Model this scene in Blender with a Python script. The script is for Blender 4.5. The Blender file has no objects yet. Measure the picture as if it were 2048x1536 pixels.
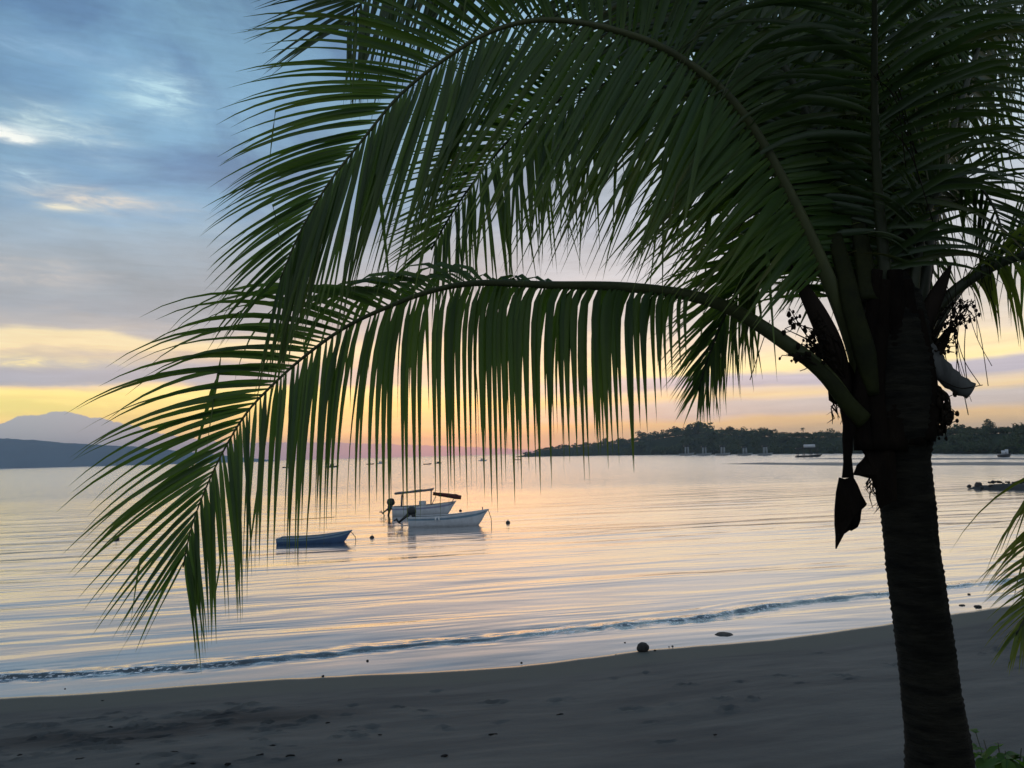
import bpy, math, random
import numpy as np
from mathutils import Vector, Matrix, noise as mnoise

scene = bpy.context.scene
COL = scene.collection
R = math.radians

# ------------------------------------------------------------------ camera
EYE = 4.6                       # metres above the water
F = 1547.0                      # focal length in pixels of the 2048 px wide frame
PITCH = math.atan(139.0 / F)
ROLL = 0.027
cx_, cy_ = 1024.0, 768.0
FWD = Vector((0, math.cos(PITCH), math.sin(PITCH)))
R0 = Vector((1, 0, 0))
U0 = Vector((0, -math.sin(PITCH), math.cos(PITCH)))
CX = R0 * math.cos(ROLL) - U0 * math.sin(ROLL)
CY = R0 * math.sin(ROLL) + U0 * math.cos(ROLL)
cam_data = bpy.data.cameras.new("camera")
cam = bpy.data.objects.new("camera", cam_data)
COL.objects.link(cam)
cam_data.sensor_fit = 'HORIZONTAL'
cam_data.sensor_width = 36.0
cam_data.lens = 36.0 * F / 2048.0
cam_data.clip_start = 0.05
cam_data.clip_end = 30000
m = Matrix((CX, CY, -FWD)).transposed().to_4x4()
m.translation = Vector((0, 0, EYE))
cam.matrix_world = m
scene.camera = cam

def ray(u, v):
    return FWD + CX * ((u - cx_) / F) + CY * ((cy_ - v) / F)
def at(u, v, d):
    """world point seen at photo pixel (u, v), d metres ahead (along Y)"""
    r = ray(u, v)
    return Vector((0, 0, EYE)) + r * (d / r.y)
def on_water(u, v, z=0.0):
    r = ray(u, v)
    return Vector((0, 0, EYE)) + r * ((z - EYE) / r.z)

# ------------------------------------------------------------------ render / view
scene.render.engine = 'CYCLES'
scene.view_settings.view_transform = 'Standard'
scene.view_settings.look = 'None'
scene.view_settings.exposure = 0.0
scene.view_settings.gamma = 1.0
scene.cycles.use_denoising = True
scene.cycles.max_bounces = 6
scene.cycles.transparent_max_bounces = 8
scene.cycles.volume_bounces = 0

def lin(r, g, b):
    def f(c):
        c /= 255.0
        return c / 12.92 if c <= 0.04045 else ((c + 0.055) / 1.055) ** 2.4
    return (f(r), f(g), f(b), 1.0)

# ------------------------------------------------------------------ node helper
class NT:
    def __init__(self, tree):
        self.t = tree; self.n = tree.nodes; self.l = tree.links
    def new(self, kind, **kw):
        nd = self.n.new(kind)
        for k, v in kw.items():
            setattr(nd, k, v)
        return nd
    def link(self, a, b):
        self.l.new(a, b)
    def put(self, sock, v):
        if hasattr(v, 'is_output') or hasattr(v, 'links') and not isinstance(v, (int, float)):
            self.l.new(v, sock)
        else:
            sock.default_value = v
    def math(self, op, a, b=None, c=None, clamp=False):
        nd = self.new('ShaderNodeMath', operation=op, use_clamp=clamp)
        self.put(nd.inputs[0], a)
        if b is not None: self.put(nd.inputs[1], b)
        if c is not None: self.put(nd.inputs[2], c)
        return nd.outputs[0]
    def mixc(self, f, a, b, blend='MIX'):
        nd = self.new('ShaderNodeMix', data_type='RGBA', blend_type=blend)
        self.put(nd.inputs[0], f); self.put(nd.inputs[6], a); self.put(nd.inputs[7], b)
        return nd.outputs[2]
    def noise(self, vec, scale, detail=3, rough=0.5, dist=0.0, dim='3D'):
        nd = self.new('ShaderNodeTexNoise', noise_dimensions=dim)
        if vec is not None: self.link(vec, nd.inputs['Vector'])
        nd.inputs['Scale'].default_value = scale
        nd.inputs['Detail'].default_value = detail
        nd.inputs['Roughness'].default_value = rough
        nd.inputs['Distortion'].default_value = dist
        return nd.outputs[0]
    def ramp(self, f, stops, interp='LINEAR'):
        nd = self.new('ShaderNodeValToRGB')
        nd.color_ramp.interpolation = interp
        el = nd.color_ramp.elements
        while len(el) > 1: el.remove(el[-1])
        el[0].position = stops[0][0]; el[0].color = stops[0][1]
        for p, c in stops[1:]:
            e = el.new(p); e.color = c
        self.put(nd.inputs[0], f)
        return nd.outputs[0]
    def mapr(self, v, a, b, c, d, smooth=False):
        nd = self.new('ShaderNodeMapRange', clamp=True)
        if smooth: nd.interpolation_type = 'SMOOTHSTEP'
        self.put(nd.inputs[0], v)
        for i, x in enumerate((a, b, c, d)): self.put(nd.inputs[i + 1], x)
        return nd.outputs[0]
    def comb(self, x, y, z):
        nd = self.new('ShaderNodeCombineXYZ')
        self.put(nd.inputs[0], x); self.put(nd.inputs[1], y); self.put(nd.inputs[2], z)
        return nd.outputs[0]
    def mapping(self, vec, loc=(0, 0, 0), rot=(0, 0, 0), scale=(1, 1, 1)):
        nd = self.new('ShaderNodeMapping')
        self.link(vec, nd.inputs[0])
        nd.inputs[1].default_value = loc; nd.inputs[2].default_value = rot; nd.inputs[3].default_value = scale
        return nd.outputs[0]

# ------------------------------------------------------------------ sky (world)
world = bpy.data.worlds.new("World"); scene.world = world
world.use_nodes = True
W = NT(world.node_tree); W.n.clear()
tc = W.new('ShaderNodeTexCoord')
sep = W.new('ShaderNodeSeparateXYZ'); W.link(tc.outputs['Generated'], sep.inputs[0])
sx, sy, sz = sep.outputs
el = W.math('MULTIPLY', W.math('ARCSINE', sz), 180 / math.pi)
az = W.math('MULTIPLY', W.math('ARCTAN2', sx, sy), 180 / math.pi)
# flat layered cloud coordinates: (azimuth, stretched elevation)
lay = W.comb(W.math('MULTIPLY', az, 0.035), W.math('MULTIPLY', el, 0.16), 0.0)
plane = W.comb(W.math('DIVIDE', sx, W.math('ADD', W.math('MAXIMUM', sz, 0.0), 0.10)),
               W.math('DIVIDE', sy, W.math('ADD', W.math('MAXIMUM', sz, 0.0), 0.10)), 0.0)
wn = W.noise(lay, 2.3, 4, 0.55, 0.3)
wn2 = W.noise(lay, 7.0, 3, 0.5, 0.2)
wamp = W.mapr(el, 4.0, 16.0, 0.9, 9.0)
el_w = W.math('ADD', el, W.math('MULTIPLY', W.math('SUBTRACT', wn, 0.5), wamp))
el_w = W.math('ADD', el_w, W.math('MULTIPLY', W.math('SUBTRACT', wn2, 0.5), W.math('MULTIPLY', wamp, 0.3)))
fac = W.math('DIVIDE', el_w, 40.0, clamp=True)
def st(*rows): return [(e / 40.0, lin(*c)) for e, c in rows]
left = W.ramp(fac, st((0, (240, 196, 160)), (1.5, (252, 208, 150)), (3.0, (255, 220, 130)), (4.9, (255, 232, 142)),
                      (5.15, (226, 200, 160)), (5.35, (156, 160, 176)), (6.5, (160, 160, 176)), (7.0, (200, 182, 166)),
                      (7.5, (240, 216, 170)), (8.2, (240, 220, 176)), (8.8, (182, 176, 176)), (10.0, (160, 166, 178)),
                      (13.0, (158, 172, 186)), (15.5, (154, 174, 192)), (17.5, (128, 160, 192)), (23, (106, 146, 184)),
                      (29, (104, 148, 186)), (34, (90, 130, 170)), (40, (90, 124, 162))))
right = W.ramp(fac, st((0, (244, 200, 158)), (1.0, (252, 208, 142)), (1.9, (250, 206, 140)), (2.3, (204, 190, 184)),
                       (3.1, (200, 190, 188)), (3.6, (242, 210, 160)), (4.0, (230, 206, 176)), (4.35, (180, 174, 190)),
                       (5.0, (190, 182, 196)), (5.4, (255, 232, 166)), (6.4, (252, 226, 176)), (7.4, (232, 212, 190)),
                       (9, (214, 206, 202)), (13, (208, 208, 214)), (17, (210, 214, 224)), (22, (206, 220, 228)),
                       (27, (176, 208, 224)), (33, (160, 198, 222)), (40, (120, 152, 186))))
glow = W.mapr(az, -22.0, 16.0, 0.0, 1.0, True)
base = W.mixc(glow, left, right)
# cloud lumps: darker and lighter patches in the upper sky
cn = W.noise(W.mapping(plane, scale=(0.8, 0.62, 1), loc=(3.1, 1.7, 0)), 1.5, 5, 0.55, 0.5)
lum = W.mapr(cn, 0.32, 0.70, 0.76, 1.22)
upmask = W.mapr(el, 7.0, 13.0, 0.0, 1.0, True)
deck = W.noise(W.mapping(plane, scale=(0.9, 0.75, 1), loc=(0.4, 5.2, 0)), 1.9, 6, 0.58, 0.9)
deckf = W.mapr(deck, 0.41, 0.59, 0.0, 1.0)
deckc = W.mixc(deckf, lin(84, 122, 166), lin(132, 180, 210))
deckm = W.math('MULTIPLY', W.mapr(el, 13.0, 20.0, 0.0, 0.62, True), W.mapr(az, -8.0, 8.0, 1.0, 0.3))
base = W.mixc(deckm, base, deckc)
lumm = W.math('ADD', 1.0, W.math('MULTIPLY', upmask, W.math('SUBTRACT', lum, 1.0)))
cn3 = W.noise(W.mapping(lay, scale=(1.0, 2.6, 1), loc=(0.3, 4.0, 0)), 3.2, 4, 0.5, 0.2)
lowmask = W.mapr(el, 3.0, 13.0, 1.0, 0.0, True)
lumm = W.math('MULTIPLY', lumm, W.math('ADD', 1.0, W.math('MULTIPLY', lowmask, W.math('MULTIPLY', W.math('SUBTRACT', cn3, 0.5), 0.30))))
cn4 = W.noise(W.mapping(lay, scale=(1.0, 2.2, 1), loc=(1.3, 2.0, 0)), 7.0, 5, 0.62, 0.6)
lumm = W.math('MULTIPLY', lumm, W.math('ADD', 1.0, W.math('MULTIPLY', W.math('SUBTRACT', cn4, 0.5), 0.34)))
lumm = W.math('MULTIPLY', lumm, W.mapr(el, 4.5, 13.0, 1.22, 0.90, True))
base = W.mixc(1.0, base, W.comb(lumm, lumm, lumm), 'MULTIPLY')
# thin openings in the cloud deck where brighter sky shows
def azel(u, v):
    r = ray(u, v).normalized()
    return math.degrees(math.atan2(r.x, r.y)), math.degrees(math.asin(r.z))
hn = W.noise(W.mapping(lay, scale=(2.2, 2.2, 1)), 5.0, 6, 0.62, 0.5)
for (u, v, wu, hv, c, s) in ((12, 266, 42, 11, (255, 255, 246), 1.15), (110, 248, 85, 26, (196, 220, 226), 0.55), (95, 268, 90, 7, (210, 228, 232), 0.5),
                             (312, 188, 70, 34, (180, 216, 230), 0.75), (60, 355, 60, 22, (170, 200, 218), 0.5), (215, 404, 105, 17, (214, 208, 200), 0.75),
                             (130, 416, 34, 6, (232, 226, 205), 0.6), (90, 95, 150, 20, (140, 178, 210), 0.45), (1225, 95, 150, 50, (186, 216, 226), 0.5),
                             (225, 325, 50, 12, (160, 192, 214), 0.4), (60, 545, 120, 30, (190, 186, 186), 0.5), (30, 815, 130, 15, (255, 238, 140), 1.1), (330, 838, 170, 16, (255, 224, 140), 0.8), (60, 722, 150, 10, (252, 232, 178), 0.7), (700, 830, 300, 26, (255, 214, 140), 0.5), (1960, 60, 120, 70, (206, 220, 240), 0.6)):
    a0, e0 = azel(u, v)
    wa, he = math.degrees(wu / F), math.degrees(hv / F)
    dx = W.math('DIVIDE', W.math('SUBTRACT', az, a0), wa)
    dy = W.math('DIVIDE', W.math('SUBTRACT', el, e0), he)
    dd = W.math('ADD', W.math('MULTIPLY', dx, dx), W.math('MULTIPLY', dy, dy))
    dd = W.math('ADD', dd, W.math('MULTIPLY', W.math('SUBTRACT', hn, 0.5), 5.0))
    g = W.math('MULTIPLY', W.math('EXPONENT', W.math('MULTIPLY', dd, -1.0)), s, clamp=True)
    base = W.mixc(g, base, lin(*c))
# pale cloud bank lying on the horizon, lumpy on the left, low and lilac further on
BANK = ((-600, 872), (-300, 852), (-120, 862), (-40, 858), (0, 847), (20, 839), (45, 830), (90, 829), (105, 822), (135, 822), (160, 828), (182, 836), (200, 834), (225, 843), (270, 851),
        (320, 866), (400, 879), (470, 886), (540, 883), (640, 884), (800, 888), (900, 892), (1000, 896), (1100, 902), (1300, 906))
bst = []
for u, v in BANK:
    a0, e0 = azel(u, v); bst.append(((a0 + 50) / 70, (e0 / 6, e0 / 6, e0 / 6, 1)))
btop = W.math('MULTIPLY', W.ramp(W.math('DIVIDE', W.math('ADD', az, 50.0), 70.0, clamp=True), bst), 6.0)
bnz = W.noise(W.comb(W.math('MULTIPLY', az, 1.0), W.math('MULTIPLY', el, 1.0), 0.0), 1.6, 4, 0.6)
btop = W.math('ADD', btop, W.math('MULTIPLY', W.math('SUBTRACT', bnz, 0.5), 0.35))
bm = W.mapr(W.math('SUBTRACT', btop, el), -0.03, 0.07, 0.0, 1.0, True)
bcol = W.mixc(W.mapr(az, -32.0, -14.0, 0.0, 1.0), W.mixc(W.mapr(el, 0.5, 3.6, 0, 1), lin(146, 172, 188), lin(162, 176, 192)), lin(150, 160, 190))
base = W.mixc(bm, base, bcol)
# evening sky dims higher up; behind the viewer brightened to light leaves and sand
up = W.mapr(el, 38.0, 75.0, 0.0, 1.0, True)
base = W.mixc(up, base, lin(112, 138, 168))
back = W.mapr(sy, 0.25, -0.55, 0.0, 1.0, True)
base = W.mixc(back, base, lin(158, 170, 184))
nish = W.new('ShaderNodeTexSky')
nish.sky_type = 'NISHITA'
nish.sun_disc = False
nish.sun_elevation = R(1.0); nish.sun_rotation = R(-4.0)
bgA = W.new('ShaderNodeBackground'); W.link(base, bgA.inputs[0]); bgA.inputs[1].default_value = 1.0
bgB = W.new('ShaderNodeBackground'); W.link(nish.outputs[0], bgB.inputs[0]); bgB.inputs[1].default_value = 0.05
addb = W.new('ShaderNodeAddShader'); W.link(bgA.outputs[0], addb.inputs[0]); W.link(bgB.outputs[0], addb.inputs[1])
wo = W.new('ShaderNodeOutputWorld'); W.link(addb.outputs[0], wo.inputs[0])

# ------------------------------------------------------------------ object helpers
def props(o, label=None, cat=None, group=None, kind=None):
    if label: o['label'] = label
    if cat: o['category'] = cat
    if group: o['group'] = group
    if kind: o['kind'] = kind
    return o
def empty(name, loc, label, cat, group=None, rz=0.0):
    o = bpy.data.objects.new(name, None); COL.objects.link(o)
    o.location = loc; o.rotation_euler = (0, 0, rz)
    o.empty_display_size = 0.2
    return props(o, label, cat, group)

class MB:
    """collects shapes into one mesh"""
    def __init__(self): self.v = []; self.f = []; self.at = []
    def add(self, vs, fs, a=None):
        b = len(self.v)
        self.v.extend([tuple(p) for p in vs]); self.f.extend([tuple(b + i for i in q) for q in fs])
        self.at.extend(a if a is not None else [0.0] * len(vs))
    def tube(self, pts, rads, n=8, flat=1.0, cap=True, side=None):
        """tube through pts; flat scales the thickness across 'side'"""
        pts = [Vector(p) for p in pts]; vs = []; fs = []
        prev = None
        for i, p in enumerate(pts):
            t = (pts[min(i + 1, len(pts) - 1)] - pts[max(i - 1, 0)])
            t = t.normalized() if t.length > 1e-9 else Vector((0, 0, 1))
            ref = side if side is not None else (prev if prev is not None else (Vector((0, 0, 1)) if abs(t.z) < 0.9 else Vector((1, 0, 0))))
            a = ref - t * ref.dot(t)
            a = a.normalized() if a.length > 1e-6 else t.orthogonal().normalized()
            prev = a
            b = t.cross(a)
            r = rads[i] if hasattr(rads, '__len__') else rads
            for k in range(n):
                th = 2 * math.pi * k / n
                vs.append(p + a * (math.cos(th) * r) + b * (math.sin(th) * r * flat))
        for i in range(len(pts) - 1):
            for k in range(n):
                k2 = (k + 1) % n
                fs.append((i * n + k, i * n + k2, (i + 1) * n + k2, (i + 1) * n + k))
        if cap:
            fs.append(tuple(range(n - 1, -1, -1)))
            fs.append(tuple((len(pts) - 1) * n + k for k in range(n)))
        self.add(vs, fs)
    def box(self, c, s, rz=0.0):
        c = Vector(c); q = Matrix.Rotation(rz, 3, 'Z'); vs = []
        for x in (-1, 1):
            for y in (-1, 1):
                for z in (-1, 1):
                    vs.append(c + q @ Vector((x * s[0] / 2, y * s[1] / 2, z * s[2] / 2)))
        self.add(vs, [(0, 1, 3, 2), (4, 6, 7, 5), (0, 4, 5, 1), (2, 3, 7, 6), (0, 2, 6, 4), (1, 5, 7, 3)])
    def blob(self, c, r, seed=0, rough=0.25, nu=12, nv=8):
        c = Vector(c); vs = []; fs = []
        r = Vector(r) if hasattr(r, '__len__') else Vector((r, r, r))
        for j in range(nv + 1):
            ph = math.pi * j / nv
            for i in range(nu):
                th = 2 * math.pi * i / nu
                d = Vector((math.sin(ph) * math.cos(th), math.sin(ph) * math.sin(th), math.cos(ph)))
                k = 1 + rough * mnoise.noise(d * 1.7 + Vector((seed * 3.1, seed * 1.3, 0)))
                k += rough * 0.5 * mnoise.noise(d * 4.0 + Vector((seed * 1.1, 0, seed)))
                vs.append(c + Vector((d.x * r.x, d.y * r.y, d.z * r.z)) * k)
        for j in range(nv):
            for i in range(nu):
                i2 = (i + 1) % nu
                fs.append((j * nu + i, (j + 1) * nu + i, (j + 1) * nu + i2, j * nu + i2))
        self.add(vs, fs)
    def build(self, name, mat, parent=None, smooth=True, origin=None, attr=None):
        me = bpy.data.meshes.new(name)
        off = Vector(origin) if origin is not None else Vector((0, 0, 0))
        me.from_pydata([tuple(Vector(p) - off) for p in self.v], [], self.f)
        if attr:
            a = me.attributes.new(attr, 'FLOAT', 'POINT')
            a.data.foreach_set('value', np.array(self.at, dtype=np.float32))
        if smooth: me.polygons.foreach_set('use_smooth', [True] * len(me.polygons))
        me.materials.append(mat)
        me.update()
        o = bpy.data.objects.new(name, me); COL.objects.link(o)
        if parent is not None:
            o.parent = parent
        elif origin is not None:
            o.location = off
        return o

def copy_tree(o, parent=None):
    c = o.copy(); COL.objects.link(c)
    if parent is not None: c.parent = parent
    for ch in [x for x in bpy.data.objects if x.parent == o]:
        copy_tree(ch, c)
    return c

def grid_mesh(name, P, mat, attrs=None, smooth=True):
    """P: rows x cols x 3 array"""
    nr, nc = P.shape[:2]
    me = bpy.data.meshes.new(name)
    idx = np.arange(nr * nc).reshape(nr, nc)
    q = np.stack([idx[:-1, :-1], idx[:-1, 1:], idx[1:, 1:], idx[1:, :-1]], -1).reshape(-1, 4)
    me.vertices.add(nr * nc); me.vertices.foreach_set('co', P.reshape(-1).astype(np.float32))
    me.loops.add(q.size); me.loops.foreach_set('vertex_index', q.reshape(-1).astype(np.int32))
    me.polygons.add(len(q))
    me.polygons.foreach_set('loop_start', np.arange(0, q.size, 4, dtype=np.int32))
    me.polygons.foreach_set('use_smooth', np.full(len(q), smooth))
    for k, a in (attrs or {}).items():
        at_ = me.attributes.new(k, 'FLOAT', 'POINT'); at_.data.foreach_set('value', a.reshape(-1).astype(np.float32))
    me.update(calc_edges=True); me.validate()
    me.materials.append(mat)
    o = bpy.data.objects.new(name, me); COL.objects.link(o)
    return o

# value noise for the terrain meshes
_rng = np.random.RandomState(7)
_tab = _rng.rand(256, 256).astype(np.float64)
def vnoise(x, y):
    xi = np.floor(x).astype(int); yi = np.floor(y).astype(int)
    fx = x - xi; fy = y - yi
    fx = fx * fx * (3 - 2 * fx); fy = fy * fy * (3 - 2 * fy)
    g = lambda a, b: _tab[a % 256, b % 256]
    return (g(xi, yi) * (1 - fx) + g(xi + 1, yi) * fx) * (1 - fy) + (g(xi, yi + 1) * (1 - fx) + g(xi + 1, yi + 1) * fx) * fy
def fbm(x, y, o=4):
    s = 0; a = 0.5; t = 0
    for k in range(o):
        s = s + a * vnoise(x + 17.3 * k, y + 5.1 * k); t += a; a *= 0.5; x = x * 2.03; y = y * 2.03
    return s / t

# ------------------------------------------------------------------ materials
def pmat(name, color, rough=0.6, spec=0.5, metal=0.0):
    mt = bpy.data.materials.new(name); mt.use_nodes = True
    b = mt.node_tree.nodes['Principled BSDF']
    b.inputs['Base Color'].default_value = (*color[:3], 1)
    b.inputs['Roughness'].default_value = rough
    b.inputs['Specular IOR Level'].default_value = spec
    b.inputs['Metallic'].default_value = metal
    return mt, NT(mt.node_tree), b

def mottled(name, c1, c2, scale=4.0, rough=0.7, spec=0.3, bump=0.0, bscale=20.0, stretch=(1, 1, 1)):
    mt, N, b = pmat(name, c1, rough, spec)
    t = N.new('ShaderNodeTexCoord')
    mv = N.mapping(t.outputs['Object'], scale=stretch)
    n = N.noise(mv, scale, 5, 0.6)
    N.link(N.mixc(N.mapr(n, 0.35, 0.65, 0, 1), (*c1, 1), (*c2, 1)), b.inputs['Base Color'])
    if bump:
        bn = N.new('ShaderNodeBump'); bn.inputs['Strength'].default_value = bump; bn.inputs['Distance'].default_value = 0.02
        N.link(N.noise(mv, bscale, 4, 0.6), bn.inputs['Height']); N.link(bn.outputs[0], b.inputs['Normal'])
    return mt

def leaf_mat(name, c1, c2, tip, transl=0.35, rough=0.42, spec=0.5):
    mt, N, b = pmat(name, c1, rough, spec)
    a = N.new('ShaderNodeAttribute'); a.attribute_name = 'tint'
    whole = N.math('FLOOR', a.outputs['Fac'])               # 0..9: which leaflet
    along = N.math('FRACT', a.outputs['Fac'])               # 0..1: base to tip
    c = N.mixc(N.math('DIVIDE', whole, 9.0), (*c1, 1), (*c2, 1))
    c = N.mixc(N.math('MULTIPLY', N.math('POWER', along, 3.0), 0.75), c, (*tip, 1))
    c = N.mixc(N.math('MULTIPLY', N.math('GREATER_THAN', whole, 8.5), N.mapr(along, 0.25, 0.8, 0.0, 0.75)), c, (0.13, 0.085, 0.030, 1))   # a few drying leaflets
    t = N.new('ShaderNodeTexCoord')
    n = N.noise(t.outputs['Object'], 9.0, 3, 0.6)
    c = N.mixc(N.mapr(n, 0.3, 0.7, 0.0, 0.35), c, (c1[0] * 0.6, c1[1] * 0.6, c1[2] * 0.6, 1))
    N.link(c, b.inputs['Base Color'])
    tr = N.new('ShaderNodeBsdfTranslucent')
    tcol = N.mixc(0.6, c, (c2[0] * 1.6, c2[1] * 1.7, c2[2] * 0.7, 1)); N.link(tcol, tr.inputs[0])
    mx = N.new('ShaderNodeMixShader'); mx.inputs[0].default_value = transl
    N.link(b.outputs[0], mx.inputs[1]); N.link(tr.outputs[0], mx.inputs[2])
    N.link(mx.outputs[0], N.n['Material Output'].inputs[0])
    return mt

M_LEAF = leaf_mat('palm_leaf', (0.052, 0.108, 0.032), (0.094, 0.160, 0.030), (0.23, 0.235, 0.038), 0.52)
M_LEAF_BACK = leaf_mat('palm_leaf_shade_tone', (0.026, 0.056, 0.016), (0.048, 0.082, 0.016), (0.09, 0.10, 0.02), 0.34)  # darker copy of the palm leaf, crown shade put into its colour
M_RACHIS = mottled('rachis_green', (0.036, 0.044, 0.016), (0.024, 0.030, 0.012), 6, 0.5, 0.4)
M_RIB = mottled('rachis_pale_green', (0.075, 0.085, 0.026), (0.050, 0.058, 0.020), 6, 0.55, 0.3)
M_LEAF_YELLOW = leaf_mat('palm_leaf_yellowing', (0.085, 0.135, 0.030), (0.15, 0.19, 0.030), (0.36, 0.31, 0.04), 0.52)
M_PETIOLE = mottled('petiole_olive', (0.024, 0.028, 0.007), (0.012, 0.014, 0.005), 8, 0.7, 0.12, 0.2, 40)
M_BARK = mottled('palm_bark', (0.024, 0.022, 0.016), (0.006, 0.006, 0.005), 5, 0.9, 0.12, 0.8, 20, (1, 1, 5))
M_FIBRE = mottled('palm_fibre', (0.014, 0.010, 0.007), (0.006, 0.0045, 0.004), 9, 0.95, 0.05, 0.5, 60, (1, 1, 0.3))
M_SPATHE = mottled('dry_spathe', (0.022, 0.014, 0.009), (0.010, 0.007, 0.005), 6, 0.8, 0.15, 0.4, 30, (1, 1, 0.2))
M_STUB = mottled('weathered_petiole', (0.115, 0.115, 0.110), (0.060, 0.060, 0.058), 12, 0.8, 0.2, 0.3, 30, (1, 1, 0.3))
M_STALK = mottled('flower_stalk_brown', (0.020, 0.014, 0.009), (0.012, 0.009, 0.006), 12, 0.85, 0.1)
M_ROCK = mottled('dark_rock', (0.050, 0.045, 0.040), (0.022, 0.020, 0.019), 5, 0.8, 0.3, 0.6, 18)
M_DEBRIS = mottled('beach_litter', (0.020, 0.017, 0.014), (0.010, 0.009, 0.008), 30, 0.85, 0.2)

# ------------------------------------------------------------------ shore coordinates
P0 = on_water(0, 1393); P1 = on_water(2048, 1205)
E_ = (P1 - P0).normalized(); N_ = Vector((-E_.y, E_.x, 0))      # along the shore, out to sea
SHORE_ROT = math.atan2(E_.y, E_.x)
def to_ls(p): q = Vector(p) - P0; return q.dot(E_), q.dot(N_)
def from_ls(l, s, z=0.0): q = P0 + E_ * l + N_ * s; return Vector((q.x, q.y, z))
_edge = sorted(to_ls(on_water(u, v)) for u, v in ((-500, 1432), (0, 1394), (200, 1386), (400, 1368), (640, 1352), (850, 1345), (1000, 1335), (1150, 1318),
        (1300, 1299), (1450, 1288), (1560, 1278), (1680, 1262), (1780, 1246), (1920, 1225), (2048, 1206), (2300, 1165)))
_wave = sorted(to_ls(on_water(u, v)) for u, v in ((-500, 1384), (0, 1358), (150, 1350), (300, 1338), (450, 1328), (600, 1311), (750, 1297), (900, 1283),
        (1000, 1278), (1100, 1264), (1200, 1255), (1400, 1237), (1500, 1219), (1640, 1202), (1780, 1188), (1980, 1166), (2100, 1150), (2400, 1112)))
EL = np.array([a for a, b in _edge]); ES = np.array([b for a, b in _edge])
WL = np.array([a for a, b in _wave]); WS = np.array([b for a, b in _wave])
def edge_s(l):
    l = np.asarray(l, float)
    k = np.exp(-np.maximum(np.abs(l - 13) - 30, 0) / 20)
    e = sum(np.interp(l + o, EL, ES) for o in (-0.8, -0.4, 0, 0.4, 0.8)) / 5
    return e * k + 0.10 * (vnoise(l * 0.8 + 40, l * 0 + 3.3) - 0.5) + 0.05 * (vnoise(l * 2.7 + 9, l * 0 + 1.3) - 0.5)
def wave_s(l):
    l = np.asarray(l, float)
    e = sum(np.interp(l + o, WL, WS) for o in (-0.6, -0.3, 0, 0.3, 0.6)) / 5
    k = np.exp(-np.maximum(np.abs(l - 13) - 30, 0) / 20)
    return e * k + 1.5 * (1 - k) + 0.30 * (vnoise(l * 0.35 + 4, l * 0 + 8.3) - 0.5) + 0.10 * (vnoise(l * 1.4 + 4, l * 0 + 5.3) - 0.5)

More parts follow.
